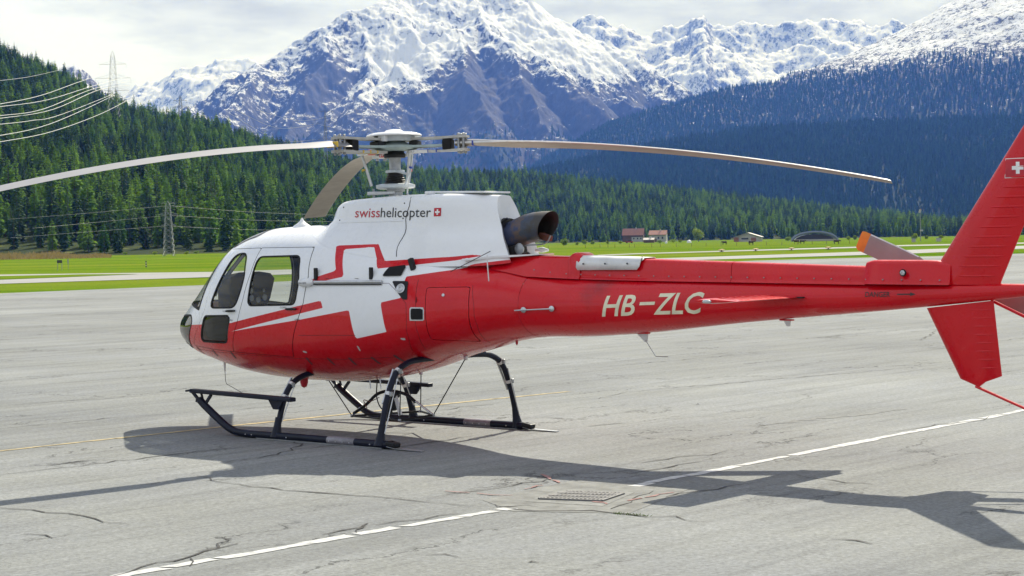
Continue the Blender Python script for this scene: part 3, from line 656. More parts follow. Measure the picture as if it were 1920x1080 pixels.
P = np.concatenate(gx); z = peak_z(P[:, 0], P[:, 1]); d = 1 - sstep(350, 530, z + 120 * fbm(P[:, 0] / 300, P[:, 1] / 300, 4)); d *= 1 - 0.92 * sstep(180, 420, P[:, 0])
k = (rs.rand(len(P)) < 0.85 * d) & (z > 5); P = np.column_stack([P, z])[k]
sz = np.clip(rs.normal(1.0, 0.2, len(P)), 0.5, 1.5); scatter('peak_forest', P - np.array([0, 0, 2.0]), np.stack([sz * 2.3, sz * 2.3, sz * 1.7], 1), rs.randint(0, 6, len(P)), [far_tree(700 + k_) for k_ in range(6)], 'conifer forest on the lower slopes of the central peak')

# ================================================================== HAZE
hzm = bpy.data.materials.new('valley_haze'); hzm.use_nodes = True; hn = hzm.node_tree.nodes; hn.clear()
ho = hn.new('ShaderNodeOutputMaterial'); pv = hn.new('ShaderNodeVolumePrincipled')
pv.inputs['Color'].default_value = (0.10, 0.26, 1.0, 1); pv.inputs['Density'].default_value = 6.2e-5; pv.inputs['Anisotropy'].default_value = 0.0
pv.inputs['Absorption Color'].default_value = (1, 1, 1, 1); hzm.node_tree.links.new(pv.outputs[0], ho.inputs['Volume'])
hb = MB().box((0, 8400, 897), (13200, 17600, 1806)); hazeo = hb.build('haze', hzm); tag(hazeo, 'thin blue mountain haze filling the valley', 'haze', None, 'stuff')

# ================================================================== HELICOPTER  (axes: x aft from the mast, y starboard, z up)
def mat_livery():
    """white over red gloss paint; the edge between them follows the scheme stored on the skin"""
    t = NT('red_and_white_livery'); p = t.pos()
    ats = [t.n('ShaderNodeAttribute', attribute_name=nm).outputs['Fac'] for nm in ('scheme', 'stripe', 'outline')]
    f = t.rng(t.math('MINIMUM', t.math('MINIMUM', ats[0], ats[1]), ats[2]), -0.0015, 0.0015)
    dirt = t.noise(2.2, 6, 0.65, p); grime = t.noise(14, 5, 0.7, p)
    red = t.mix(t.rng(dirt, 0.3, 0.7), (0.55, 0.003, 0.010), (0.63, 0.005, 0.013)); wht = t.mix(t.rng(dirt, 0.3, 0.75), (0.82, 0.83, 0.84), (0.79, 0.80, 0.81))
    c = t.mix(f, red, wht); r = t.rng(grime, 0.3, 0.75, 0.20, 0.40)
    w = t.bump(t.noise(1.1, 2, 0.5, p), 0.05, 0.03)
    return t.done(t.pbsdf(c, r, 0, w, Coat_Weight=0.45, Coat_Roughness=0.04, Specular_IOR_Level=0.2))
def mat_red(name='red_gloss_paint', streak=False):
    t = NT(name); p = t.pos(); d = t.noise(2.5, 6, 0.65, p)
    c = t.mix(t.rng(d, 0.3, 0.7), (0.55, 0.003, 0.010), (0.63, 0.005, 0.013))
    return t.done(t.pbsdf(c, t.rng(t.noise(14, 5, 0.7, p), 0.3, 0.75, 0.22, 0.42), 0, t.bump(t.noise(1.1, 2, 0.5, p), 0.05, 0.03), Coat_Weight=0.42, Coat_Roughness=0.05, Specular_IOR_Level=0.2))
def mat_boom():
    t = NT('red_boom_paint'); p = t.pos(); d = t.noise(2.5, 6, 0.65, p)
    c = t.mix(t.rng(d, 0.3, 0.7), (0.55, 0.003, 0.010), (0.63, 0.005, 0.013))
    q = t.n('ShaderNodeVectorMath', operation='DISTANCE'); t.l(t.mapping(p, (1.0, 0.6, 0.8)), q.inputs[0]); q.inputs[1].default_value = (2.98, -0.10, 1.385)      # exhaust soot on the boom
    c = t.mix(t.math('MULTIPLY', t.rng(t.math('ADD', q.outputs['Value'], t.rng(t.noise(4, 5, 0.65, p), 0.3, 0.7, -0.10, 0.10)), 0.02, 0.24, 1.0, 0.0), 0.45), c, (0.045, 0.03, 0.03))
    return t.done(t.pbsdf(c, t.rng(t.noise(14, 5, 0.7, p), 0.3, 0.75, 0.22, 0.42), 0, t.bump(t.noise(1.1, 2, 0.5, p), 0.05, 0.03), Coat_Weight=0.42, Coat_Roughness=0.05, Specular_IOR_Level=0.2))
def mat_glass(name, tint, refl=1.0):
    t = NT(name); tr = t.n('ShaderNodeBsdfTransparent'); tr.inputs['Color'].default_value = tint + (1,)
    gl = t.n('ShaderNodeBsdfGlossy'); gl.inputs['Roughness'].default_value = 0.02; lw = t.n('ShaderNodeLayerWeight', _Blend=0.5); fc = t.math('ADD', t.math('MULTIPLY', t.math('POWER', lw.outputs['Facing'], 4.0), 0.75), 0.045)
    mxs = t.n('ShaderNodeMixShader'); t.l(t.math('MULTIPLY', fc, refl), mxs.inputs[0]); t.l(tr.outputs[0], mxs.inputs[1]); t.l(gl.outputs[0], mxs.inputs[2]); return t.done(mxs.outputs[0])
def mat_exhaust():
    t = NT('heat_stained_steel'); p = t.pos(); s = t.n('ShaderNodeSeparateXYZ'); t.l(p, s.inputs[0]); n = t.noise(9, 5, 0.65, p)
    x = t.math('ADD', s.outputs['X'], t.rng(n, 0.3, 0.7, -0.12, 0.12))
    c = t.mix(t.rng(x, 1.60, 1.74), (0.045, 0.035, 0.04), (0.05, 0.065, 0.13)); c = t.mix(t.rng(x, 1.82, 1.90), c, (0.14, 0.10, 0.085)); c = t.mix(t.rng(x, 1.91, 1.97), c, (0.07, 0.085, 0.12)); c = t.mix(t.rng(x, 2.0, 2.12), c, (0.075, 0.07, 0.065))
    return t.done(t.pbsdf(c, t.rng(n, 0.3, 0.7, 0.38, 0.62), 0.6))
M['livery'] = mat_livery(); M['red_boom'] = mat_boom(); M['red'] = mat_red(); M['glass'] = mat_glass('clear_cabin_glass', (0.86, 0.89, 0.87)); M['smoke'] = mat_glass('smoked_lamp_glass', (0.16, 0.165, 0.165), 1.2)
M['chin'] = mat_glass('lower_door_glass', (0.10, 0.105, 0.11), 1.0)
M['white'] = plain('white_gloss_paint', (0.74, 0.75, 0.76), 0.32, 0, 0.08, 3.0, 0.3); M['rubber'] = plain('black_rubber', (0.010, 0.010, 0.011), 0.6, spec=0.2)
M['cabin'] = plain('dark_cabin_lining', (0.008, 0.008, 0.009), 0.8, spec=0.1); M['black'] = plain('black_paint', (0.013, 0.014, 0.016), 0.45, spec=0.25); M['navy'] = plain('dark_blue_gear_paint', (0.008, 0.011, 0.024), 0.40, 0, 0.35, 5.0, 0.0, spec=0.22)
M['alu'] = plain('brushed_aluminium', (0.55, 0.56, 0.57), 0.38, 0.85, 0.15, 12.0); M['steel'] = plain('dull_steel', (0.33, 0.34, 0.35), 0.42, 0.8, 0.2, 12.0); M['plate'] = plain('scuffed_silver_plate', (0.66, 0.66, 0.65), 0.45, 0.25, 0.22, 4.0)
M['hubgrey'] = plain('hub_grey_paint', (0.46, 0.50, 0.52), 0.4, 0.0, 0.12, 9.0, 0.2); M['starflex'] = plain('glass_fibre_hub', (0.30, 0.37, 0.36), 0.5, 0.0, 0.15, 9.0); M['boot'] = plain('black_bellows', (0.012, 0.012, 0.012), 0.6)
M['blade_top'] = plain('blade_upper_face', (0.235, 0.235, 0.25), 0.55, 0, 0.08, 2.0); M['blade_low'] = plain('blade_worn_lower_face', (0.30, 0.265, 0.225), 0.5, 0, 0.14, 3.0); M['blade_edge'] = plain('blade_steel_edge', (0.62, 0.61, 0.60), 0.35, 0.6)
M['yellow'] = plain('yellow_mark', (0.62, 0.42, 0.04), 0.5); M['bluemark'] = plain('blue_mark', (0.03, 0.06, 0.32), 0.5); M['orange'] = plain('orange_tip_paint', (0.62, 0.20, 0.01), 0.5); M['letter'] = plain('cream_lettering', (0.74, 0.69, 0.50), 0.4); M['letter_w'] = plain('white_lettering', (0.80, 0.80, 0.79), 0.4)
M['ink'] = plain('black_lettering', (0.02, 0.02, 0.02), 0.5); M['redink'] = plain('red_lettering', (0.48, 0.015, 0.03), 0.5); M['gauge'] = plain('pale_gauge_face', (0.55, 0.56, 0.57), 0.4); M['exhaust'] = mat_exhaust(); M['soot_shade'] = plain('soot_and_painted_shade', (0.02, 0.018, 0.017), 0.8, 0, 0.4, 12.0)
M['wear'] = plain('scuffed_skid_sleeve', (0.22, 0.21, 0.23), 0.5, 0.2, 0.4, 9.0); M['sleeve'] = plain('grey_blade_sleeve', (0.40, 0.395, 0.37), 0.5, 0.1, 0.2, 10.0); M['seam'] = plain('panel_gap', (0.08, 0.01, 0.012), 0.7); M['latchgrey'] = plain('latch_grey', (0.06, 0.055, 0.055), 0.5); M['rust'] = plain('rusty_shield', (0.14, 0.045, 0.028), 0.7, 0, 0.3, 15.0); M['seat'] = plain('charcoal_seat_fabric', (0.015, 0.015, 0.017), 0.95, spec=0.05); M['trblade'] = plain('tail_blade_paint', (0.25, 0.205, 0.20), 0.45, 0, 0.1, 5.0)

HE = empty('helicopter', HELI, -HDG, 'red and white single-rotor helicopter on skids, parked on the apron', 'helicopter')

ST = np.array([[-3.36,1.08,1.17,0.03,1.13,2.0,2.0],[-3.34,1.02,1.24,0.17,1.13,2.0,2.0],[-3.27,0.945,1.32,0.29,1.13,2.1,2.1],[-3.10,0.862,1.42,0.415,1.13,2.05,2.15],[-2.85,0.785,1.645,0.55,1.13,2.0,2.2],[-2.60,0.735,1.86,0.655,1.15,2.05,2.2],
[-2.30,0.675,2.09,0.765,1.18,2.2,2.2],[-2.00,0.625,2.225,0.845,1.2,2.4,2.2],[-1.60,0.585,2.30,0.895,1.22,2.6,2.2],[-1.10,0.565,2.315,0.915,1.24,2.6,2.2],[-0.60,0.57,2.295,0.915,1.24,2.6,2.2],[0.00,0.63,2.21,0.90,1.24,2.6,2.2],
[0.50,0.73,2.10,0.86,1.27,2.6,2.15],[1.00,0.88,2.00,0.775,1.32,2.6,2.1],[1.40,0.975,1.94,0.655,1.37,2.5,2.05],[1.80,1.07,1.88,0.515,1.41,2.3,2.0],[2.20,1.12,1.78,0.40,1.435,2.1,2.0],[2.60,1.13,1.735,0.33,1.44,2.0,2.0],
[3.20,1.165,1.72,0.288,1.448,2.0,2.0],[4.60,1.305,1.70,0.20,1.503,2.0,2.0],[6.40,1.465,1.675,0.105,1.57,2.0,2.0],[7.55,1.585,1.665,0.04,1.625,2.0,2.0]])   # x, keel, roof, half width, beltline, fullness above, below
def pchip(x, X, Y):
    h = np.diff(X); d = np.diff(Y) / h; m_ = np.zeros_like(Y)
    for i in range(1, len(X) - 1):
        if d[i - 1] * d[i] > 0:
            w1 = 2 * h[i] + h[i - 1]; w2 = h[i] + 2 * h[i - 1]; m_[i] = (w1 + w2) / (w1 / d[i - 1] + w2 / d[i])
    m_[0] = d[0]; m_[-1] = d[-1]; i = np.clip(np.searchsorted(X, x) - 1, 0, len(X) - 2); t = (x - X[i]) / h[i]
    return Y[i] * (2 * t ** 3 - 3 * t ** 2 + 1) + h[i] * m_[i] * (t ** 3 - 2 * t ** 2 + t) + Y[i + 1] * (-2 * t ** 3 + 3 * t ** 2) + h[i] * m_[i + 1] * (t ** 3 - t ** 2)
def sect(x):
    x = np.clip(np.asarray(x, float), ST[0, 0], ST[-1, 0]); return [pchip(x, ST[:, 0], ST[:, k]) for k in range(1, 7)]
def halfw(x, z):
    zb, zt, w, zm, nt, nb = sect(x); z = np.asarray(z, float); up = z >= zm
    t = np.where(up, (z - zm) / (zt - zm), (zm - z) / (zm - zb)); n = np.where(up, nt, nb)
    return np.where(np.abs(t) < 1, w * np.maximum(1 - np.abs(t) ** n, 0) ** (1 / n), 0.0)
def hull_p(x, z, off=0.0, side=-1):
    y = float(halfw(x, z)); e = 0.01
    n = Vector((-(float(halfw(x + e, z)) - float(halfw(x - e, z))) / (2 * e), 1.0, -(float(halfw(x, z + e)) - float(halfw(x, z - e))) / (2 * e))).normalized()
    p = Vector((x, y, z)) + n * off; return Vector((p.x, side * p.y, p.z)), Vector((n.x, side * n.y, n.z))

def sdf(poly, X, Z):                                     # signed distance to a polygon, negative inside
    P = np.array(poly, float); d = np.full(X.shape, 1e9); inside = np.zeros(X.shape, bool)
    for i in range(len(P)):
        a, b = P[i], P[(i + 1) % len(P)]; ex, ez = b - a; t = np.clip(((X - a[0]) * ex + (Z - a[1]) * ez) / (ex * ex + ez * ez + 1e-12), 0, 1)
        d = np.minimum(d, np.hypot(X - a[0] - t * ex, Z - a[1] - t * ez))
        c = (a[1] > Z) != (b[1] > Z); inside ^= c & (X < (b[0] - a[0]) * (Z - a[1]) / (b[1] - a[1] + 1e-12) + a[0])
    return np.where(inside, -d, d)
def rounded(poly, r=0.05, n=4):                          # a polygon with its corners rounded
    P = [Vector((p[0], p[1])) for p in poly]; out = []
    for i, p in enumerate(P):
        a, b = P[i - 1] - p, P[(i + 1) % len(P)] - p; k = min(r, a.length * 0.45, b.length * 0.45); s_, e_ = p + a.normalized() * k, p + b.normalized() * k
        for j in range(n + 1):
            t = j / n; out.append(tuple(s_ * (1 - t) ** 2 + p * 2 * t * (1 - t) + e_ * t * t))
    return out
def clip(V, T, s):                                       # keep the part of a triangle mesh where s < 0
    ins = s < 0; c = ins[T].sum(1); keep = T[c == 3]; cross = T[(c == 1) | (c == 2)]; nV = []; nT = []; base = len(V); cache = {}
    def cut(a, b):
        k = (a, b) if a < b else (b, a)
        if k not in cache:
            t = s[k[0]] / (s[k[0]] - s[k[1]]); nV.append(V[k[0]] + (V[k[1]] - V[k[0]]) * t); cache[k] = base + len(nV) - 1
        return cache[k]
    for tri in cross:
        i = [j for j in range(3) if ins[tri[j]]]
        if len(i) == 1:
            a, b, c_ = tri[i[0]], tri[(i[0] + 1) % 3], tri[(i[0] + 2) % 3]; nT.append((a, cut(a, b), cut(a, c_)))
        else:
            o = [j for j in range(3) if not ins[tri[j]]][0]; c_, a, b = tri[o], tri[(o + 1) % 3], tri[(o + 2) % 3]
            ac, bc = cut(a, c_), cut(b, c_); nT.append((a, b, bc)); nT.append((a, bc, ac))
    V2 = np.vstack([V] + ([np.array(nV)] if nV else [])); T2 = np.vstack([keep] + ([np.array(nT, int)] if nT else [])).astype(int)
    if len(T2) == 0: return V[:0], T2
    u, inv = np.unique(T2, return_inverse=True); return V2[u], inv.reshape(T2.shape)
def skin_grid(xs, nth=168):
    zb, zt, w, zm, nt, nb = [a[:, None] for a in sect(xs)]; th = np.linspace(-np.pi / 2, 1.5 * np.pi, nth + 1)[None]
    c, s = np.cos(th), np.sin(th); n = np.where(s >= 0, nt, nb); k_ = (np.abs(c) ** n + np.abs(s) ** n) ** (-1 / n); Y = w * c * k_
    Z = np.where(s >= 0, zm + (zt - zm) * s * k_, zm + (zm - zb) * s * k_); X = xs[:, None] + 0 * Y
    V = np.stack([X, Y, Z], -1).reshape(-1, 3); k = nth + 1; i = (np.arange(len(xs) - 1)[:, None] * k + np.arange(nth)[None]).ravel()
    T = np.concatenate([np.stack([i, i + 1, i + k + 1], 1), np.stack([i, i + k + 1, i + k], 1)]); return V, T
RED = [
    [(-3.8, 1.165), (-2.63, 1.191), (-2.32, 1.207), (-1.649, 1.243), (-1.673, 1.143), (-0.498, 1.298), (0.195, 1.404), (0.268, 1.103), (0.678, 1.180), (0.612, 1.485), (0.86, 1.534), (0.862, 1.752), (1.415, 1.826), (1.555, 1.872), (2.4, 1.97), (9, 2.3), (9, 0), (-3.8, 0)],
    [(-1.80, 1.216), (-1.649, 1.243), (-0.213, 1.502), (-0.179, 1.424), (-1.673, 1.143), (-1.80, 1.12)],
    [(-0.376, 1.739), (-0.066, 1.818), (-0.231, 2.085), (0.334, 2.094), (0.501, 1.914), (0.764, 1.926), (1.35, 1.953), (1.93, 2.0), (1.35, 1.911), (0.822, 1.865), (0.466, 1.835), (0.294, 2.062), (-0.096, 2.044), (0.066, 1.755), (-0.363, 1.682)]]
def scheme(X, Z): return np.stack([sdf(r, X, Z) for r in RED], 1)
def paint(A): return {'scheme': A[:, 0], 'stripe': A[:, 1], 'outline': A[:, 2]}
def skin(name, V, T, mat, parent, off=0.0, painted=True):
    if off:
        Vn = V[:, :3].copy(); e = 0.01; ay = np.abs(V[:, 1]); gx = -(halfw(V[:, 0] + e, V[:, 2]) - halfw(V[:, 0] - e, V[:, 2])) / (2 * e); gz = -(halfw(V[:, 0], V[:, 2] + e) - halfw(V[:, 0], V[:, 2] - e)) / (2 * e)
        n = np.stack([gx, np.sign(V[:, 1]), gz], 1); n /= np.linalg.norm(n, axis=1)[:, None]; Vn += n * off; V = np.column_stack([Vn, V[:, 3:]])
    return np_obj(name, V[:, :3], T, mat, parent, True, paint(V[:, 3:6]) if painted and V.shape[1] > 3 else None)

xs = np.concatenate([-3.36 + 0.36 * (1 - np.cos(np.linspace(0, np.pi / 2, 26))), np.linspace(-2.985, 2.12, 215)])
V, T = skin_grid(xs); V = np.column_stack([V, scheme(V[:, 0], V[:, 2])])
FD = [(-2.045, 2.062), (-2.082, 1.887), (-2.242, 1.391), (-2.423, 1.175), (-2.70, 0.945), (-1.735, 0.91), (-1.558, 1.235), (-1.456, 1.498), (-1.375, 1.80), (-1.355, 2.072)]
RD = [(-1.355, 2.072), (-1.375, 1.80), (-1.456, 1.498), (-1.558, 1.235), (-1.735, 0.91), (-0.751, 0.877), (-0.474, 1.47), (-0.439, 1.739), (-0.471, 1.864), (-0.52, 2.072)]
FWIN = rounded([(-1.55, 2.02), (-1.80, 2.0), (-2.115, 1.40), (-1.59, 1.41), (-1.50, 1.60), (-1.468, 1.76)], 0.10)
RWIN = rounded([(-1.325, 1.972), (-0.655, 1.98), (-0.568, 1.70), (-0.60, 1.455), (-1.37, 1.435), (-1.345, 1.68)], 0.07)
LWIN = rounded([(-2.25, 1.307), (-1.675, 1.323), (-1.78, 1.012), (-2.385, 1.010)], 0.07)
CHIN = rounded([(-3.6, 1.262), (-2.68, 1.30), (-2.63, 1.23), (-2.86, 0.905), (-3.10, 0.955), (-3.6, 1.0)], 0.05)
WSCR = [(-3.5, 1.445), (-2.80, 1.44), (-2.43, 1.385), (-2.215, 1.90), (-2.165, 2.03), (-2.26, 2.3), (-3.5, 2.3)]
BAG = rounded([(1.142, 1.638), (1.600, 1.642), (1.609, 1.403), (1.597, 1.273), (1.556, 1.075), (1.13, 1.10), (1.155, 1.27)], 0.02)
g = 0.0035
def S(poly, Vv): return sdf(poly, Vv[:, 0], Vv[:, 2])
def sky_s(Vv): return np.where(Vv[:, 2] > 1.9, sdf(rounded([(-2.12, 0.14), (-1.62, 0.16), (-1.62, 0.50), (-2.05, 0.50)], 0.06), Vv[:, 0], np.abs(Vv[:, 1])), 1.0)
def wind_s(Vv): return np.maximum(S(WSCR, Vv), 0.028 - np.abs(Vv[:, 1]))
def chin_s(Vv): return np.maximum(S(CHIN, Vv), 0.16 - np.abs(Vv[:, 1]))
Vh, Th = V, T
for fn in (lambda q: g - S(FD, q), lambda q: g - S(RD, q), lambda q: 0.006 - wind_s(q), lambda q: 0.006 - chin_s(q), lambda q: 0.006 - sky_s(q), lambda q: g * 0.8 - S(BAG, q)):
    Vh, Th = clip(Vh, Th, fn(Vh))
skin('fuselage', Vh, Th, M['livery'], HE)
def sided(Vv, Tv, side): return clip(Vv, Tv, Vv[:, 1] * -side)
for side in (-1, 1):
    Vs, Ts = sided(V, T, side)
    for nm, DP, wins in (('front_door', FD, ((FWIN, 'glass'), (LWIN, 'chin'))), ('rear_door', RD, ((RWIN, 'glass'),))):
        Vd, Td = clip(Vs, Ts, S(DP, Vs) + g); Vp, Tp = Vd, Td
        for wp, _ in wins: Vp, Tp = clip(Vp, Tp, 0.008 - S(wp, Vp))
        door = skin(nm, Vp, Tp, M['livery'], HE, 0.002)
        for wp, gm in wins:
            Vr, Tr = clip(Vd, Td, S(wp, Vd) - 0.008); Vr, Tr = clip(Vr, Tr, -S(wp, Vr) - 0.011); skin('window_seal', Vr, Tr, M['rubber'], door, 0.006, False)
            Vg, Tg = clip(Vd, Td, S(wp, Vd) + 0.006); skin('window', Vg, Tg, M[gm], door, -0.004, False)
        hx = [(-1.727, 1.401), (-1.571, 1.407)] if nm == 'front_door' else [(-0.72, 1.435), (-0.564, 1.438)]
        pts = [hull_p(a - 0.0, b - 0.03, 0.022, side)[0] for a, b in hx]; MB().tube([pts[0], pts[0] + (pts[1] - pts[0]) * 0.5, pts[1]], [0.012, 0.014, 0.010], 8).build('handle', M['black'], door, True)
    Vg, Tg = clip(Vs, Ts, wind_s(Vs) + 0.004); skin('windscreen', Vg, Tg, M['glass'], HE, -0.003, False)
    Vr, Tr = clip(Vs, Ts, wind_s(Vs) - 0.022); Vr, Tr = clip(Vr, Tr, -wind_s(Vr) - 0.012); skin('windscreen_seal', Vr, Tr, M['rubber'], HE, 0.003, False)
    Vg, Tg = clip(Vs, Ts, chin_s(Vs) + 0.004); skin('nose_lamp_glass', Vg, Tg, M['smoke'], HE, -0.002, False)
    Vr, Tr = clip(Vs, Ts, chin_s(Vs) - 0.012); Vr, Tr = clip(Vr, Tr, -chin_s(Vr) - 0.010); skin('nose_lamp_seal', Vr, Tr, M['rubber'], HE, 0.003, False)
    Vg, Tg = clip(Vs, Ts, sky_s(Vs) + 0.004); skin('roof_window', Vg, Tg, M['smoke'], HE, 0.0, False)
    Vr, Tr = clip(Vs, Ts, sky_s(Vs) - 0.014); Vr, Tr = clip(Vr, Tr, -sky_s(Vr) - 0.010); skin('roof_window_seal', Vr, Tr, M['rubber'], HE, 0.004, False)
    Vb, Tb = clip(Vs, Ts, S(BAG, Vs) + g * 0.8); bag = skin('baggage_door', Vb, Tb, M['livery'], HE, 0.001)
    p, n = hull_p(1.335, 1.56, 0.008, side); MB().lathe([(0.016, -0.006), (0.016, 0.004), (0.006, 0.006)], 10, p, Vector((0, 0, 1)).rotation_difference(n).to_matrix()).build('latch', M['alu'], bag, True)
    # patches of other paint and small panels that follow the skin
    def patch(name, poly, mat, off=0.004, parent=HE):
        Vq, Tq = clip(Vs, Ts, S(poly, Vs)); return skin(name, Vq, Tq, mat, parent, off, False)
    tri = patch('filler_panel', rounded([(0.712, 1.706), (0.912, 1.704), (0.940, 1.515), (0.882, 1.515)], 0.015), M['black'], 0.005)
    p, n = hull_p(0.842, 1.628, 0.008, side); Rm = Vector((0, 0, 1)).rotation_difference(n).to_matrix()
    MB().lathe([(0.048, -0.004), (0.052, 0.004), (0.040, 0.008), (0.034, 0.004), (0.030, 0.010), (0.018, 0.012), (0.014, 0.005)], 20, p, Rm).build('filler_cap', M['alu'], tri, True)
    fr_ = patch('static_port_frame', [(0.972, 1.437), (1.137, 1.437), (1.136, 1.299), (0.971, 1.298)], M['alu'], 0.004); patch('static_port', [(0.986, 1.424), (1.123, 1.424), (1.122, 1.311), (0.985, 1.311)], M['rubber'], 0.007, fr_)
    patch('drain_slot', [(1.026, 1.63), (1.036, 1.63), (1.058, 1.461), (1.048, 1.461)], M['black'])
    patch('air_inlet', [(0.569, 1.752), (0.612, 1.845), (0.808, 1.866), (0.806, 1.755)], M['rubber'], 0.012)
    patch('label_plate', [(-0.565, 0.962), (-0.50, 0.948), (-0.50, 0.928), (-0.565, 0.94)], M['plate']); patch('label_plate', [(0.81, 1.118), (0.875, 1.118), (0.875, 1.097), (0.81, 1.095)], M['plate']); patch('label_plate', [(0.246, 1.03), (0.268, 1.03), (0.28, 0.965), (0.258, 0.965)], M['plate'])
    for fx, fz in ((-2.66, 0.885), (-2.20, 0.875), (-1.80, 0.87), (-0.555, 0.838), (-0.238, 0.846), (0.058, 0.853), (0.343, 0.866), (0.613, 0.887)):
        patch('latch_plate', [(fx - 0.016, fz + 0.045), (fx + 0.012, fz + 0.045), (fx + 0.030, fz - 0.045), (fx + 0.004, fz - 0.045)], M['latchgrey'])
    patch('door_seam', [(-0.398, 1.737), (0.60, 1.735), (0.60, 1.728), (-0.398, 1.730)], M['rubber'], 0.002)
    # sliding door rail with its white end fairing
    a = [hull_p(x, 1.694, 0.016, side)[0] for x in np.linspace(-0.33, 0.60, 12)]; MB().tube(a, 0.016, 8).build('door_rail', M['alu'], HE, True)
    a = [hull_p(x, 1.668, 0.014, side)[0] for x in np.linspace(-0.33, 0.60, 12)]; MB().tube(a, 0.006, 6).build('door_rail', M['black'], HE, True)
    a = [hull_p(x, 1.688, 0.030, side)[0] for x in (-0.53, -0.51, -0.45, -0.37, -0.33)]; rf = MB().tube(a, [0.020, 0.042, 0.046, 0.044, 0.018], 12).build('rail_fairing', M['white'], HE, True)
    if side < 0:
        vv, ff = TEXT['push']; k = 0.13 / vv[:, 0].max(); mesh_obj('lettering', [(-0.51 + u * k, -(float(halfw(-0.51 + u * k, 1.688)) + 0.0785), 1.680 + v * 0.026) for u, v in vv], ff, M['ink'], rf)
    for lx in (-0.323, 0.432):
        p, n = hull_p(lx, 1.77, 0.015, side); MB().box(p + Vector((0, 0, 0.01)), (0.045, 0.03, 0.13), None, 0.008).build('cowl_catch', M['black'], HE)
    for lx, lz, an in ((0.875, 1.855, -0.35), (1.45, 1.90, 0.45)):
        p, n = hull_p(lx, lz, 0.03, side); MB().box(p, (0.05, 0.05, 0.13), Matrix.Rotation(an, 3, 'Y'), 0.006).build('cowl_catch', M['black'], HE)

for side in (-1, 1):
    for L_ in ([(0.60, 1.684), (0.68, 1.684), (0.80, 1.60), (0.925, 1.477), (0.935, 1.30), (0.90, 1.10), (0.84, 0.98)], [(-0.564, 1.124), (-0.2, 1.132), (0.268, 1.139)], [(-2.70, 0.905), (-2.2, 0.895), (-1.7, 0.888), (-0.75, 0.862), (0.0, 0.872), (0.60, 0.905)], [(1.62, 1.66), (1.66, 1.45), (1.66, 1.25), (1.60, 1.06)], [(1.02, 1.72), (1.03, 1.60), (1.04, 1.40), (1.03, 1.15), (0.98, 1.0)]):
        MB().tube([hull_p(x, z, 0.0005, side)[0] for (x0, z0), (x1, z1) in zip(L_[:-1], L_[1:]) for x, z in [(x0 + (x1 - x0) * k / 5, z0 + (z1 - z0) * k / 5) for k in range(5)]] + [hull_p(*L_[-1], 0.0005, side)[0]], 0.0022, 4).build('panel_seam', M['seam'], HE)
# tail boom (same lines carried aft)
xb = np.linspace(2.124, 7.55, 130); Vb, Tb = skin_grid(xb, 48); np_obj('tail_boom', Vb, Tb, M['red_boom'], HE)
rb_ = MB(); z1, y1 = sect(7.55)[3], 0.04; rb_.lathe([(0.042, 0), (0.036, 0.03), (0.001, 0.05)], 16, (7.548, 0, 1.625), Vector((0, 0, 1)).rotation_difference(Vector((1, 0, 0))).to_matrix()); rb_.build('boom_end_cap', M['red'], HE, True)
for bx in (2.122,):
    zb, zt, w, zm, _, _ = [float(q) for q in sect(bx)]; MB().tube([(bx, w * 1.004 * math.cos(a), zm + ((zt - zm) if math.sin(a) > 0 else (zm - zb)) * 1.004 * math.sin(a)) for a in np.linspace(0, 2 * math.pi, 41)], 0.002, 4).build('boom_seam', M['redink'], HE)

# engine cowling, swept up from the cabin roof
CW = np.array([[-0.80, 2.285, 0.16, 2.24], [-0.70, 2.36, 0.22, 2.20], [-0.60, 2.475, 0.27, 2.16], [-0.50, 2.55, 0.31, 2.12], [-0.38, 2.58, 0.335, 2.08], [0.0, 2.60, 0.35, 2.00], [0.5, 2.615, 0.355, 1.93], [0.9, 2.615, 0.345, 1.87], [1.15, 2.61, 0.31, 1.85], [1.35, 2.60, 0.245, 1.85], [1.50, 2.588, 0.175, 1.86], [1.62, 2.575, 0.11, 1.88]])   # x, top, half width on top, where it meets the skin
def cowl_prof(x, n=44):
    zt, wt, zb = [float(pchip(np.array(x), CW[:, 0], CW[:, k])) for k in (1, 2, 3)]; yb = max(float(halfw(x, zb)) + 0.002, wt + 0.06)
    rear = float(sstep(1.0, 1.62, np.array(x))); yb = yb + 0.0
    c = [(0, zt), (wt * 0.72, zt - 0.004), (wt, zt - 0.035), (wt + 0.045, zt - 0.13), (wt + 0.075, zt - 0.45 * (zt - zb)), (wt + 0.13 + 0.25 * max(yb - wt - 0.13, 0), zt - 0.70 * (zt - zb)), (yb, zb)]
    pts = curve_pts([(0, a, b) for a, b in c], 8); return np.array([p.y for p in pts]), np.array([p.z for p in pts])
def cowl_y(x, z):
    y, zz_ = cowl_prof(x); return float(np.interp(z, zz_[::-1], y[::-1]))
cx = np.concatenate([np.linspace(-0.80, -0.3, 26), np.linspace(-0.27, 1.62, 74)]); Vc = []
for x in cx:
    y, zz_ = cowl_prof(x); k = 0.40 * float(sstep(1.05, 1.62, np.array(x))); ys = np.concatenate([-y[::-1], y[1:]]); zs = np.concatenate([zz_[::-1], zz_[1:]])
    Vc.append(np.stack([x + k * (zz_[0] - zs) * np.clip((zz_[0] - zs) / 0.5, 0, 1) ** 0.4, ys, zs], 1))
ncp = Vc[0].shape[0]; Vc = np.array(Vc).reshape(-1, 3); i = (np.arange(len(cx) - 1)[:, None] * ncp + np.arange(ncp - 1)[None]).ravel()
cowl = np_obj('engine_cowling', Vc, np.stack([i, i + ncp, i + ncp + 1, i + 1], 1), M['livery'], HE, True, paint(scheme(Vc[:, 0], Vc[:, 2])))
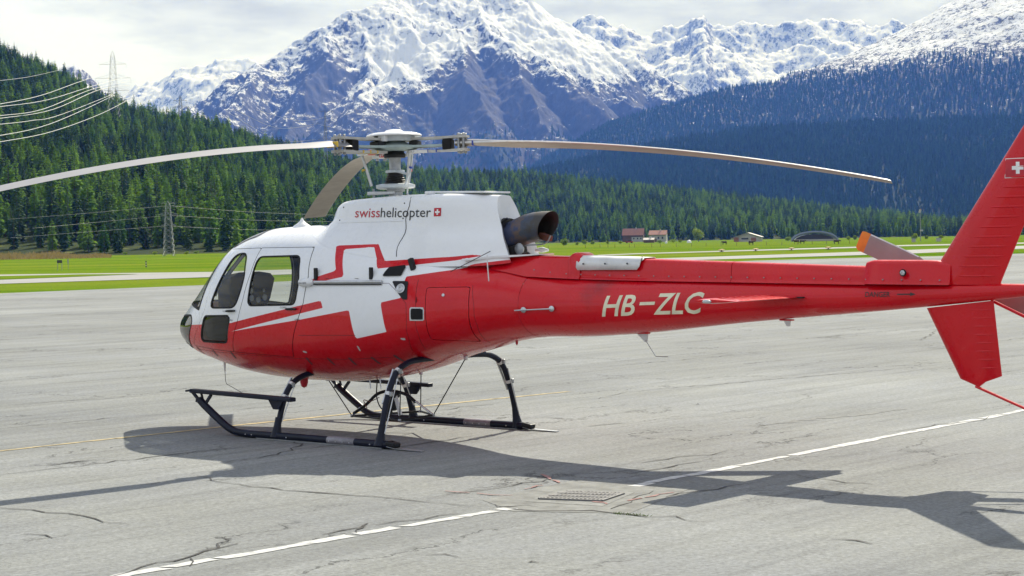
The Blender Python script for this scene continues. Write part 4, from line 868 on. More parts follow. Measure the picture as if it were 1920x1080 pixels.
last = Vc[-ncp:]; cc_ = Vector((1.70, 0, 2.2)); q0, q1, q2 = [tuple(p) for p in last], [tuple(Vector(p) * 0.45 + Vector((1.63, 0, 2.15)) * 0.55) for p in last], [tuple(Vector(p) * 0.25 + Vector((1.58, 0, 2.15)) * 0.75) for p in last]
mesh_obj('rear_bulkhead', q0 + q1, [(j, j + 1, ncp + j + 1, ncp + j) for j in range(ncp - 1)], M['white'], cowl, True); mesh_obj('rear_recess', q1 + q2, [(j, j + 1, ncp + j + 1, ncp + j) for j in range(ncp - 1)], M['soot_shade'], cowl, True)  # inner ring coloured dark to stand for the shaded opening round the pipe
for side in (-1, 1):                                     # seam and flush screws
    MB().tube([(0.62 + 0.02 * math.sin(k), side * (cowl_y(0.62, z) + 0.002), z) for k, z in enumerate(np.linspace(2.585, 1.96, 14))], 0.004, 5).build('cowl_seam', M['rubber'], cowl)
    sc_ = MB()
    for sx, sz in ((-0.38, 2.50), (-0.40, 2.36), (0.56, 2.36), (0.56, 2.52)): sc_.lathe([(0.009, 0), (0.006, 0.004)], 8, (sx, side * (cowl_y(sx, sz) + 0.001), sz), Matrix.Rotation(-side * math.pi / 2, 3, 'X'))
    sc_.build('screw', M['black'], cowl)['kind'] = 'stuff'
    MB().tube([(x, side * (cowl_y(x, 2.33) + 0.0012), 2.33) for x in np.linspace(-0.40, 0.56, 16)], 0.0022, 4).build('cowl_seam', M['plate'], cowl)
def cowl_text(key, x0, x1, z0, rise, h, mat, name='lettering'):
    vv, ff = TEXT[key]; k = (x1 - x0) / vv[:, 0].max(); out = []
    for u, v in vv:
        x = x0 + u * k; z = z0 + (x - x0) * rise + v * h; out.append((x, -(cowl_y(x, z) + 0.004), z))
    return mesh_obj(name, out, ff, mat, cowl)
cowl_text('swiss', -0.165, 0.215, 2.386, -0.017, 0.150, M['redink']); cowl_text('heli', 0.228, 0.945, 2.379, -0.017, 0.150, M['ink'])
def cowl_rect(x0, x1, z0, z1, mat, off): return mesh_obj('emblem', [(x, -(cowl_y(x, z) + off), z) for z in np.linspace(z0, z1, 4) for x in (x0, x1)], [(2 * q, 2 * q + 1, 2 * q + 3, 2 * q + 2) for q in range(3)], mat, cowl)
cowl_rect(0.985, 1.072, 2.372, 2.459, M['redink'], 0.004); cowl_rect(1.019, 1.038, 2.387, 2.444, M['letter_w'], 0.0055); cowl_rect(1.000, 1.057, 2.406, 2.425, M['letter_w'], 0.007)
# deck hatch and grip on top
MB().box((1.15, 0, 2.622), (0.75, 0.42, 0.02), Matrix.Rotation(0.03, 3, 'Y'), 0.006).build('deck_hatch', M['white'], cowl); MB().box((0.80, -0.25, 2.626), (0.07, 0.10, 0.03), None, 0.008).build('hatch_catch', M['white'], cowl)

# exhaust
def ring(c, ax, r, n=36, sq=1.0):
    ax = Vector(ax).normalized(); u = Vector((0, 1, 0)); w = ax.cross(u).normalized(); return [Vector(c) + (u * math.cos(a) + w * math.sin(a) * sq) * r for a in (2 * math.pi * k / n for k in range(n))]
def pipe(rings):
    n = len(rings[0]); return [p for r_ in rings for p in r_], [(i * n + k, i * n + (k + 1) % n, (i + 1) * n + (k + 1) % n, (i + 1) * n + k) for i in range(len(rings) - 1) for k in range(n)]
path = [((1.52, 0, 2.135), (1, 0, 0.10), 0.150), ((1.66, 0, 2.145), (1, 0, 0.18), 0.150), ((1.76, 0, 2.165), (1, 0, 0.35), 0.148), ((1.85, 0, 2.20), (1, 0, 0.36), 0.148), ((1.93, 0, 2.225), (1, 0, 0.22), 0.150), ((2.02, 0, 2.240), (1, 0, 0.10), 0.151), ((2.10, 0, 2.246), (1, 0, -0.10), 0.153), ((2.19, 0, 2.25), (1, 0, -0.42), 0.160)]
v_, f_ = pipe([ring(*q) for q in path]); ex = mesh_obj('exhaust_pipe', v_, f_, M['exhaust'], HE, True)
inner = [((q[0][0] - (0.0 if j else 0.0), 0, q[0][2]), q[1], q[2] - 0.006) for j, q in enumerate(path)]
v_, f_ = pipe([ring(*path[-1])] + [ring(*q) for q in inner[::-1]]); mesh_obj('pipe_lining', v_, f_, M['soot_shade'], ex, True)
MB().poly(ring((1.80, 0, 2.19), (1, 0, 0.3), 0.145)).build('pipe_shade_disc', M['soot_shade'], ex)  # flat dark disc across the bore stands in for its shaded depth
v_, f_ = pipe([ring((1.585, 0, 2.14), (1, 0, 0.1), 0.205, 36, 1.0), ring((1.700, 0, 2.14), (1, 0, 0.1), 0.198, 36, 1.0), ring((1.69, 0, 2.14), (1, 0, 0.1), 0.152)]); mesh_obj('hole_shade_collar', v_, f_, M['soot_shade'], ex, True)  # dark collar paints in the shade of the hole around the pipe
MB().tube([(1.68, -0.20, 2.02), (1.66, -0.195, 2.15), (1.68, -0.16, 2.28), (1.70, -0.06, 2.335)], 0.012, 6).build('collar_lip', M['rubber'], ex, True)
MB().box((2.13, 0.03, 2.135), (0.13, 0.09, 0.06), Matrix.Rotation(0.3, 3, 'Y'), 0.01).build('drain_shield', M['rust'], ex)
MB().tube(curve_pts([(1.72, -0.06, 1.97), (1.86, -0.07, 2.03), (1.98, -0.07, 2.055), (2.12, -0.04, 2.06), (2.19, -0.02, 2.085), (2.22, 0, 2.15)], 6), 0.008, 6).build('drain_tube', M['steel'], ex, True)
MB().box((1.78, -0.03, 2.0), (0.20, 0.16, 0.11), Matrix.Rotation(-0.2, 3, 'Y'), 0.02).build('exhaust_bracket', M['soot_shade'], ex)
MB().lathe([(0.055, 0), (0.06, 0.02), (0.04, 0.035)], 16, (1.90, -0.10, 2.02), Matrix.Rotation(math.pi / 2, 3, 'X')).build('exhaust_bracket', M['steel'], ex, True)
dk = MB().prism([(1.46, -0.52, 1.905), (1.75, -0.36, 1.94), (2.16, -0.13, 1.955), (2.16, 0.13, 1.955), (1.75, 0.36, 1.94), (1.46, 0.52, 1.905)], (0, 0, 0.012)); dk.build('engine_deck', M['white'], HE)
MB().tube([(1.90, 0.16, 2.0), (1.98, 0.16, 2.005), (2.06, 0.16, 2.0)], [0.02, 0.03, 0.012], 10).build('deck_antenna', M['white'], HE, True)
# stay rods near the exhaust
MB().tube([(1.79, -0.50, 1.965), (1.86, -0.555, 1.70)], 0.006, 6).build('cowl_stay', M['plate'], HE); MB().tube([(1.72, -0.36, 2.0), (1.60, -0.53, 1.90), (1.42, -0.64, 1.80)], 0.004, 5).build('cowl_stay', M['black'], HE)

# drive-shaft covers along the back, silver plate, gearbox fairing
def cover(name, xs_, top, w0, w1, z0, mat=M['red'], parent=HE, flare=0.02):
    v, f = [], []
    for x in xs_:
        zt = top(x); zb_ = z0(x); wa = w0(x); wb = w1(x)
        sec = [(-wb - flare, zb_ - 0.01), (-wb, zb_ + 0.012), (-wa - 0.004, zt - 0.035), (-wa + 0.014, zt - 0.010), (-wa + 0.04, zt), (wa - 0.04, zt), (wa - 0.014, zt - 0.010), (wa + 0.004, zt - 0.035), (wb, zb_ + 0.012), (wb + flare, zb_ - 0.01)]
        v += [(x, y, z) for y, z in sec]
    n = 10; f = [(i * n + k, i * n + k + 1, (i + 1) * n + k + 1, (i + 1) * n + k) for i in range(len(xs_) - 1) for k in range(n - 1)] + [tuple(range(n)), tuple((len(xs_) - 1) * n + k for k in range(n))]
    o = mesh_obj(name, v, f, mat, parent, True); o.data.set_sharp_from_angle(angle=rad(35)); return o
li = lambda a, b: (lambda x: float(np.interp(x, a, b)))
ztop = li([1.84, 2.4, 3.36, 5.86], [1.953, 1.94, 1.908, 1.822]); zbot = lambda x: float(sect(x)[1]) - 0.012
cover('spine_cover', np.linspace(1.72, 2.555, 12), li([1.72, 2.555], [1.958, 1.937]), li([1.72, 2.555], [0.16, 0.115]), li([1.72, 2.555], [0.34, 0.15]), li([1.72, 2.1, 2.555], [1.83, 1.75, 1.725]))
cover('spine_cover', np.linspace(2.558, 2.70, 6), li([2.558, 2.60, 2.66, 2.70], [1.948, 1.975, 1.975, 1.945]), lambda x: 0.13, lambda x: 0.15, zbot)
cover('spine_cover', np.linspace(2.703, 4.46, 8), ztop, li([2.7, 5.9], [0.112, 0.085]), li([2.7, 5.9], [0.135, 0.10]), zbot); cover('spine_cover', np.linspace(4.466, 5.862, 8), ztop, li([2.7, 5.9], [0.112, 0.085]), li([2.7, 5.9], [0.135, 0.10]), zbot)
gb = cover('gearbox_fairing', np.linspace(5.866, 6.66, 12), li([5.866, 5.90, 6.5, 6.66], [1.862, 1.878, 1.872, 1.85]), li([5.866, 5.9, 6.66], [0.10, 0.115, 0.06]), li([5.866, 5.9, 6.66], [0.125, 0.14, 0.085]), lambda x: float(sect(x)[1]) - 0.004)
MB().lathe([(0.024, 0), (0.024, 0.012), (0.015, 0.014), (0.013, 0.006)], 6, (6.245, -0.132, 1.765), Matrix.Rotation(math.pi / 2, 3, 'X')).build('sight_plug', M['alu'], gb); MB().lathe([(0.032, 0), (0.032, 0.006)], 18, (6.245, -0.130, 1.765), Matrix.Rotation(math.pi / 2, 3, 'X')).build('sight_ring', M['rubber'], gb)
pz0, pts_ = 1.80, []
for x in (2.655, 2.675, 3.40, 3.43, 3.455):
    zt = ztop(x) + 0.014; pts_.append([(x, -0.150 + (0.03 if x > 3.44 else 0), 1.935 if x > 3.44 else (1.83 if x < 2.66 or x > 3.42 else 1.80)), (x, -0.132, zt - 0.03), (x, -0.085, zt), (x, 0.085, zt), (x, 0.132, zt - 0.03), (x, 0.150, 1.83)])
pl_ = [p for r_ in pts_ for p in r_]; o = mesh_obj('scuff_plate', pl_, [(i * 6 + k, i * 6 + k + 1, (i + 1) * 6 + k + 1, (i + 1) * 6 + k) for i in range(4) for k in range(5)], M['plate'], HE, True)
md = o.modifiers.new('thick', 'SOLIDIFY'); md.thickness = 0.006; md.offset = 1
for x in (2.75, 3.02, 3.29): MB().lathe([(0.010, 0), (0.007, 0.006)], 8, (x, -0.150, 1.862), Matrix.Rotation(math.pi / 2, 3, 'X')).build('bolt', M['black'], o)
rv = MB()
for x in np.arange(2.2, 6.6, 0.175):
    for s_ in (-1, 1):
        w_ = float(np.interp(x, [2.1, 2.6, 5.86, 5.9, 6.66], [0.27, 0.158, 0.105, 0.142, 0.09])); rv.lathe([(0.008, 0), (0.004, 0.006)], 6, (x, s_ * (w_ + 0.002), zbot(x) + 0.038), Matrix.Rotation(-s_ * math.pi / 2, 3, 'X'))
rv.build('fastener', M['steel'], HE)['kind'] = 'stuff'

# fins
def aero(poly_le, poly_te, th, z_of=None):               # a fin: leading and trailing edge points from root to tip, thickness at each
    v, n = [], 9
    for (lx, lz), (tx, tz), t in zip(poly_le, poly_te, th):
        for s_ in (-1, 1):
            for k, c in enumerate((0, 0.03, 0.10, 0.25, 0.5, 0.75, 1.0)):
                hh = t * (2.6 * math.sqrt(c) * (1 - c) + 0.10 * c) * 0.5; v.append((lx + (tx - lx) * c, s_ * hh, lz + (tz - lz) * c))
    return v
def fin(name, le, te, th, mat=M['red']):
    v = aero(le, te, th); m_ = 7; f = []; rows = len(le)
    for i in range(rows - 1):
        for s_ in range(2):
            for k in range(m_ - 1):
                a = i * 2 * m_ + s_ * m_ + k; b = a + 2 * m_; q = (a, a + 1, b + 1, b); f.append(q if s_ else q[::-1])
    for i in (0, rows - 1):
        a = i * 2 * m_; f += [(a + k, a + k + 1, a + m_ + k + 1, a + m_ + k) for k in range(m_ - 1)]
    for i in range(rows - 1):
        a = i * 2 * m_ + m_ - 1; f.append((a, a + m_, a + 3 * m_, a + 2 * m_))
    o = MB().add(v, f).build(name, mat, HE, True, None, True, 50); return o
FN = fin('tail_fin', [(6.53, 1.66), (6.535, 1.865), (7.305, 2.99), (7.40, 3.13), (7.47, 3.15)], [(7.08, 1.66), (7.17, 1.865), (7.67, 2.99), (7.73, 3.13), (7.73, 3.15)], [0.12, 0.12, 0.075, 0.06, 0.02])
LF = fin('lower_fin', [(6.40, 1.455), (6.71, 0.85), (6.88, 0.785)], [(7.02, 1.525), (7.09, 0.885), (6.94, 0.83)], [0.075, 0.055, 0.03])
def le_at(z): return float(np.interp(z, [1.865, 2.99], [6.535, 7.305]))
def te_at(z): return float(np.interp(z, [1.66, 2.99], [7.08, 7.67]))
def fin_y(x, z): a, b = le_at(z), te_at(z); c = min(max((x - a) / (b - a), 0.001), 1); t = float(np.interp(z, [1.66, 2.99], [0.12, 0.075])); return -(t * (2.6 * math.sqrt(c) * (1 - c) + 0.10 * c) * 0.5)
for k in range(14):                                      # pressed stiffeners on the skin of both fins
    z = 1.735 + k * 0.083
    for s_ in (-1, 1):
        a, b = le_at(z) + 0.17 * (1 - 0.2 * k / 14) + 0.02, te_at(z) - 0.05; MB().tube([(x_, s_ * (-fin_y(x_, z) - 0.002), z) for x_ in np.linspace(a, b, 7)], [0.002, 0.009, 0.010, 0.010, 0.010, 0.009, 0.002], 6).build('stiffener', M['red'], FN, True)
for k in range(8):
    z = 1.44 - k * 0.07
    for s_ in (-1, 1):
        a = 6.40 + (1.455 - z) * 0.512 + 0.26; b = 7.0 + (1.5 - z) * 0.10; MB().tube([(a, s_ * 0.024, z), ((a + b) / 2, s_ * 0.019, z + 0.004), (b, s_ * 0.008, z + 0.008)], [0.004, 0.010, 0.003], 6).build('stiffener', M['red'], LF, True)
MB().tube([(6.85, 0, 0.79), (7.28, 0, 0.625), (7.75, 0, 0.44)], [0.013, 0.012, 0.010], 8).build('tail_guard', M['red'], HE, True)
MB().tube([(6.98, 0.04, 1.525), (7.28, 0.10, 1.375), (7.5, 0.14, 1.26)], 0.014, 8).build('tail_guard', M['red'], HE, True)
def fin_y(x, z): a, b = le_at(z), te_at(z); c = min(max((x - a) / (b - a), 0.001), 1); t = float(np.interp(z, [1.66, 2.99], [0.12, 0.075])); return -(t * (2.6 * math.sqrt(c) * (1 - c) + 0.10 * c) * 0.5)
def fin_rect(x0, x1, z0, z1, mat, off):
    xs_ = np.linspace(x0, x1, 7); return mesh_obj('flag', [(x, fin_y(x, z) - off, z) for z in (z0, z1) for x in xs_], [(k, k + 1, 8 + k, 7 + k) for k in range(6)], mat, FN)
fin_rect(7.155, 7.385, 2.555, 2.72, M['letter_w'], 0.002); fin_rect(7.160, 7.380, 2.5605, 2.7145, M['redink'], 0.0035); fin_rect(7.255, 7.287, 2.588, 2.688, M['letter_w'], 0.005); fin_rect(7.221, 7.321, 2.622, 2.654, M['letter_w'], 0.0065)
# horizontal stabiliser
sv = []; 
for y in (-1.22, -1.19, 0, 1.19, 1.22):
    k = 0.6 if abs(y) > 1.2 else 1.0
    for c, h in ((0, 0), (0.04, 0.012), (0.15, 0.022), (0.4, 0.027), (0.75, 0.014), (1.0, 0.002), (0.75, -0.012), (0.4, -0.022), (0.15, -0.018), (0.04, -0.010)): sv.append((4.80 + 0.44 * c, y, 1.545 + h * k))
stb = MB().add(sv, [(i * 10 + k, i * 10 + (k + 1) % 10, (i + 1) * 10 + (k + 1) % 10, (i + 1) * 10 + k) for i in range(4) for k in range(10)] + [tuple(range(10)), tuple(40 + k for k in range(10))]).build('stabiliser', M['red'], HE, True, None, True, 60)
for k in range(9):
    for s_ in (-1, 1): y = s_ * (0.30 + k * 0.105); MB().tube([(4.90, y, 1.570), (5.02, y, 1.572), (5.18, y, 1.553)], 0.004, 5).build('stiffener', M['red'], stb, True)
for s_ in (-1, 1):
    MB().lathe([(0.001, -0.045), (0.014, -0.03), (0.018, 0), (0.013, 0.035), (0.001, 0.05)], 12, (4.93, s_ * 1.225, 1.545), Matrix.Rotation(math.pi / 2, 3, 'Y')).build('position_light', M['gauge'], stb, True)
MB().box((5.02, 0, 1.545), (0.52, 0.42, 0.012), None, 0.004).build('stabiliser_root', M['black'], HE)
# registration and warnings on the boom
def boom_text(key, x0, x1, z0, rise, h, shear, mat):
    vv, ff = TEXT[key]; k = (x1 - x0) / vv[:, 0].max(); out = []
    for u, v in vv:
        zz_ = v * h; x = x0 + u * k + shear * zz_; z = z0 + (x - x0) * rise + zz_; out.append(tuple(hull_p(x, z, 0.0035, -1)[0]))
    return mesh_obj('lettering', out, ff, mat, HE)
boom_text('reg_a', 3.075, 3.445, 1.353, 0.040, 0.278, 0.30, M['letter']); boom_text('reg_b', 3.665, 4.175, 1.378, 0.030, 0.278, 0.30, M['letter'])
mesh_obj('lettering', [tuple(hull_p(x, z, 0.0035, -1)[0]) for x, z in ((3.515, 1.462), (3.60, 1.465), (3.685, 1.468), (3.692, 1.498), (3.607, 1.495), (3.522, 1.492))], [(0, 1, 4, 5), (1, 2, 3, 4)], M['letter'], HE)
boom_text('danger', 5.875, 6.112, 1.553, 0.006, 0.062, 0.0, M['ink'])
mesh_obj('lettering', [tuple(hull_p(x, z, 0.003, -1)[0]) for x, z in ((6.178, 1.572), (6.30, 1.573), (6.30, 1.562), (6.352, 1.578), (6.30, 1.594), (6.30, 1.583), (6.178, 1.582))], [(0, 1, 5, 6), (2, 3, 4)], M['ink'], HE)
for key, tx, tz, w_ in (('closed', -1.82, 1.36, 0.09), ('open', -1.70, 1.262, 0.07), ('closed', -0.83, 1.413, 0.10), ('open', -0.60, 1.285, 0.075)):
    vv, ff = TEXT[key]; k = w_ / vv[:, 0].max(); mesh_obj('lettering', [tuple(hull_p(tx + u * k, tz + v * 0.026, 0.0055, -1)[0]) for u, v in vv], ff, M['ink'], HE)
# pitot-like footstep rod, antennas, lamps under the boom
a = [hull_p(x, z, 0.03, -1)[0] for x, z in ((2.095, 1.406), (2.19, 1.411), (2.35, 1.417), (2.50, 1.423))]; rod = MB().tube(a, 0.007, 6).build('tie_rod', M['alu'], HE, True)
for q in (1, 3): p, n = hull_p((2.19, 0, 0, 2.505)[0] if q == 1 else 2.505, 1.411 if q == 1 else 1.423, 0.012, -1); MB().lathe([(0.028, 0), (0.03, 0.012), (0.018, 0.020)], 14, p, Vector((0, 0, 1)).rotation_difference(n).to_matrix()).build('rod_boss', M['alu'], rod, True)
an = MB().prism([(3.29, -0.02, 1.18), (3.42, -0.012, 1.19), (3.405, -0.006, 1.10), (3.385, -0.006, 1.09)], (0, 0.02, 0)).build('boom_antenna', M['plate'], HE); MB().tube([(3.395, -0.008, 1.11), (3.51, -0.008, 0.956), (3.66, -0.008, 0.955)], 0.004, 5).build('whip', M['steel'], an); MB().box((3.355, -0.01, 1.182), (0.17, 0.05, 0.02), None, 0.006).build('antenna_base', M['red'], an)
b2 = MB().prism([(4.955, -0.01, 1.335), (5.03, -0.008, 1.34), (5.02, -0.006, 1.272), (4.99, -0.006, 1.272)], (0, 0.016, 0)).build('boom_antenna', M['plate'], HE); MB().box((4.99, 0, 1.331), (0.14, 0.04, 0.014), None, 0.004).build('antenna_base', M['red'], b2)
MB().tube([(-2.585, -0.20, 0.74), (-2.58, -0.20, 0.62)], [0.016, 0.008], 8).build('nose_antenna', M['alu'], HE, True); MB().tube([(-2.58, -0.20, 0.62), (-2.573, -0.2, 0.51), (-2.555, -0.2, 0.475), (-2.23, -0.2, 0.36)], 0.0035, 5).build('nose_antenna', M['black'], HE)
ra = MB().lathe([(0.11, -0.012), (0.10, 0.012), (0.05, 0.045), (0.028, 0.065), (0.022, 0.075), (0.012, 0.095), (0.002, 0.105)], 18, (-1.235, -0.18, 2.300)); ra.build('roof_antenna', M['white'], HE, True)
MB().lathe([(0.002, -0.10), (0.03, -0.085), (0.045, -0.04), (0.045, 0.02)], 14, (-1.18, -0.25, 0.585)).build('belly_lamp', M['redink'], HE, True); MB().lathe([(0.012, 0), (0.014, -0.03), (0.002, -0.05)], 10, (1.75, 0, 1.07)).build('belly_lamp', M['redink'], HE, True)
# interior: lining, floor, rear wall, instrument binnacle, stick, low seats
Vl, Tl = clip(V[:, :3], T, np.maximum(V[:, 0] - 0.02, -2.98 - V[:, 0]))
for wp in (FWIN, RWIN, LWIN): Vl, Tl = clip(Vl, Tl, 0.020 - S(wp, Vl))
for fn in (wind_s, sky_s, chin_s): Vl, Tl = clip(Vl, Tl, 0.02 - fn(Vl))
skin('cabin_lining', Vl, Tl, M['cabin'], HE, -0.028, False)
def sec_poly(x, k=0.955, zlo=None):
    zs = np.linspace(float(sect(x)[0]) + 0.03, float(sect(x)[1]) - 0.03, 24); r_ = [(x, float(halfw(x, z)) * k, z) for z in zs]; return r_ + [(x, -y, z) for _, y, z in r_[::-1]]
MB().poly(sec_poly(0.0)).build('rear_cabin_wall', M['cabin'], HE, fix=False)
fl = [(x, -0.93 * float(halfw(x, 0.86)), 0.86) for x in np.linspace(-2.9, -0.02, 14)]; MB().poly(fl + [(x, -y, z) for x, y, z in fl[::-1]]).build('cabin_floor', M['cabin'], HE)
bin_ = MB().prism([(-2.50, -0.16, 1.39), (-2.50, -0.16, 1.72), (-2.50, -0.02, 1.785), (-2.50, 0.30, 1.79), (-2.50, 0.48, 1.765), (-2.50, 0.545, 1.70), (-2.50, 0.47, 1.47), (-2.50, 0.42, 1.39)], (-0.22, 0, -0.03)).build('instrument_panel', M['cabin'], HE)
for gy, gz, gr in ((0.155, 1.565, 0.030), (0.165, 1.475, 0.032), (0.27, 1.452, 0.030), (0.375, 1.475, 0.033), (0.165, 1.65, 0.02), (0.36, 1.56, 0.014), (0.05, 1.565, 0.028), (0.05, 1.475, 0.028)):
    MB().lathe([(gr + 0.004, 0.0), (gr + 0.004, 0.008), (gr, 0.008), (gr, 0.005), (0.001, 0.005)], 18, (-2.498, gy, gz), Matrix.Rotation(math.pi / 2, 3, 'Y')).build('gauge', M['gauge'], bin_, True)
MB().box((-2.55, 0.15, 1.12), (0.30, 0.36, 0.56), None, 0.03).build('console', M['cabin'], HE)
for sy in (-0.42, 0.42):
    st_ = MB().box((-1.72, sy, 1.02), (0.46, 0.44, 0.22), None, 0.05).build('seat', M['seat'], HE); MB().box((-1.50, sy, 1.22), (0.10, 0.44, 0.34), Matrix.Rotation(0.15, 3, 'Y'), 0.04).build('backrest', M['seat'], st_)
MB().box((-0.45, 0, 1.05), (0.48, 1.45, 0.22), None, 0.05).build('bench_seat', M['seat'], HE); MB().tube(curve_pts([(-2.1, 0.42, 0.88), (-2.08, 0.42, 1.15), (-2.02, 0.42, 1.36), (-1.98, 0.42, 1.43)], 4), 0.014, 8).build('control_stick', M['black'], HE, True)
# the latch bar and hinge bolts seen through the front side window
MB().tube([(-2.02, -0.66, 1.77), (-2.11, -0.67, 1.62), (-2.16, -0.68, 1.53)], 0.008, 6).build('door_strut', M['steel'], HE)

# landing gear
def leg(path, r, name, extra=None): return MB().tube(curve_pts(path, 5), r, 14).build(name, M['navy'], HE, True)
cf = [(-1.085, 0.05), (-1.0, 0.32), (-0.93, 0.48), (-0.82, 0.60), (-0.62, 0.675), (-0.3, 0.70)]; cr_ = [(-1.10, 0.05), (-1.055, 0.25), (-0.98, 0.50), (-0.85, 0.745), (-0.67, 0.85), (-0.47, 0.875), (-0.2, 0.88)]
for nm, X_, prof in (('front', -0.75, cf), ('rear', 0.82, cr_)):
    ct = leg([(X_, y, z) for y, z in prof] + [(X_, -y, z) for y, z in prof[::-1]], 0.032, 'cross_tube')
    for s_ in (-1, 1):
        sh = MB().tube([(X_, s_ * prof[0][0], 0.03), (X_, s_ * (prof[0][0] + 0.004), 0.07), (X_, s_ * (prof[0][0] + 0.02), 0.14), (X_, s_ * (prof[0][0] + 0.04), 0.24)], [0.066, 0.056, 0.042, 0.034], 14).build('leg_shoe', M['navy'], ct, True)
        pts = curve_pts([(X_, s_ * y, z) for y, z in prof], 5)
        for k in ((9, 14) if nm == 'front' else (11, 16)):
            p, q = pts[k], pts[k + 1]; d = (q - p).normalized() * 0.018; MB().tube([p - d, p + d], 0.037, 14).build('clamp', M['plate'], ct, True)
            MB().box(p + Vector((0.045, s_ * -0.01, 0)), (0.03, 0.03, 0.05), None, 0.005).build('clamp_bolt', M['steel'], ct)
        a = pts[3]; b = pts[14]; MB().tube([a + Vector((0.05, 0, 0)), b + Vector((0.055, 0, 0))], 0.006, 6).build('hydraulic_line', M['alu'], ct)
        bx = pts[13 if nm == 'front' else 15]; MB().bar(pts[9] + Vector((-0.05, 0, 0)), pts[15] + Vector((-0.055, s_ * 0.03, 0.05)), 0.018, 0.018).build('strut', M['alu'], ct)
for s_ in (-1, 1):
    y = s_ * 1.085; sk = MB().tube(curve_pts([(0.98, y, 0.045), (0.5, y, 0.045), (-0.6, y, 0.045), (-1.28, y, 0.045), (-1.50, y, 0.085), (-1.70, y, 0.19), (-1.92, y, 0.325), (-2.0, y, 0.385)], 5), 0.042, 14).build('skid', M['navy'], HE, True)
    MB().box((-1.30, y - s_ * -0.0, 0.462), (1.66, 0.085, 0.046), Matrix.Rotation(0.020, 3, 'Y'), 0.01).build('step', M['navy'], sk); MB().box((-2.14, y, 0.482), (0.10, 0.10, 0.022), Matrix.Rotation(-0.15, 3, 'Y'), 0.006).build('step_tip', M['navy'], sk)
    gs = MB(); gs.bar((-2.12, y, 0.465), (-1.99, y, 0.36), 0.018, 0.035).bar((-1.80, y, 0.445), (-1.90, y, 0.34), 0.018, 0.035).bar((-2.06, y, 0.37), (-1.88, y, 0.33), 0.018, 0.03).bar((-1.97, y, 0.46), (-1.93, y, 0.34), 0.018, 0.02); gs.build('gusset', M['navy'], sk)
    MB().prism([(-0.86, y - 0.012, 0.44), (-0.62, y - 0.012, 0.43), (-0.70, y - 0.012, 0.33), (-0.78, y - 0.012, 0.33)], (0, 0.024, 0)).build('gusset', M['navy'], sk)
    MB().prism([(0.94, y - 0.045, 0.028), (1.05, y - 0.04, 0.012), (1.40, y - 0.03, 0.006), (1.40, y + 0.03, 0.006), (1.05, y + 0.04, 0.012), (0.94, y + 0.045, 0.028)], (0, 0, 0.007)).build('tail_tongue', M['steel'], sk); MB().box((0.99, y, 0.055), (0.13, 0.10, 0.05), Matrix.Rotation(0.15, 3, 'Y'), 0.012).build('tongue_clamp', M['black'], sk)
    MB().tube([(0.06, y, 0.0455), (0.46, y, 0.0455)], 0.0435, 14).build('wear_plate', M['wear'], sk, True); MB().box((-0.10, y, 0.006), (1.9, 0.05, 0.012)).build('wear_shoe', M['steel'], sk)
    for x in (0.1, 0.2, 0.3, 0.4, -0.55, -1.1, -1.2, 0.7): MB().lathe([(0.008, 0), (0.006, 0.006)], 6, (x, y - 0.041, 0.04), Matrix.Rotation(math.pi / 2, 3, 'X')).build('bolt', M['alu'], sk)
# cargo swing with its hook
Fp, Rp, Pp, Sp = Vector((-0.68, 0, 0.17)), Vector((0.56, 0, 0.24)), Vector((0.40, -0.36, 0.205)), Vector((-0.45, 0.36, 0.20)); Sp2 = Vector((0.0, 0.40, 0.22))
sw = MB().tube(curve_pts([Fp + Vector((0.03, 0, 0.03)), (-0.45, 0, 0.31), (-0.27, 0, 0.435), (-0.06, 0, 0.475), (0.16, 0, 0.445), (0.30, 0, 0.37)], 5), 0.018, 10).build('cargo_swing', M['black'], HE, True)
MB().tube([(0.24, 0, 0.41), Rp], 0.012, 8).build('swing_arm', M['alu'], sw); MB().tube([Fp, Fp + Vector((0.14, 0, 0.10))], 0.014, 8).build('swing_arm', M['alu'], sw)
for a, b in ((Fp, Pp), (Pp, Rp), (Fp, Sp2), (Sp2, Rp)): MB().tube([a, b], 0.012, 8).build('swing_bar', M['black'], sw)
for a, b in (((-1.08, 0, 0.60), Fp), ((0.38, -0.30, 0.76), Pp), ((1.07, 0, 0.91), Rp), ((0.0, 0.42, 0.68), Sp2)):
    MB().tube([a, b], 0.006, 6).build('swing_cable', M['black'], sw); MB().box(Vector(a) + (b - Vector(a)) * 0.06, (0.04, 0.03, 0.05), None, 0.008).build('cable_shackle', M['plate'], sw); MB().lathe([(0.014, -0.015), (0.02, 0), (0.014, 0.015)], 10, b).build('cable_eye', M['steel'], sw)
hk = MB(); hk.box((-0.05, 0, 0.34), (0.10, 0.06, 0.16), None, 0.015).box((-0.03, 0, 0.44), (0.14, 0.08, 0.08), None, 0.02).box((-0.10, 0.01, 0.27), (0.05, 0.05, 0.12), None, 0.012); hk.build('cargo_hook', M['black'], sw); MB().bar((0.02, -0.02, 0.42), (0.10, -0.03, 0.22), 0.02, 0.045).build('hook_lever', M['plate'], sw)
MB().tube(curve_pts([(-0.22, -0.05, 0.62), (-0.24, -0.05, 0.42), (-0.20, -0.04, 0.30), (-0.12, -0.03, 0.24)], 5), 0.007, 6).build('hook_cable', M['black'], sw); MB().tube(curve_pts([(-0.42, -0.02, 0.27), (-0.46, -0.03, 0.36), (-0.36, -0.03, 0.35), (-0.22, -0.03, 0.40)], 5), 0.005, 6).build('hook_cable', M['rust'], sw)
for x, y in ((-0.30, -0.1), (-0.16, -0.08), (0.02, -0.1)): MB().tube([(x, y, 0.66), (x + 0.02, y, 0.50)], 0.008, 6).build('belly_fitting', M['alu'], HE)

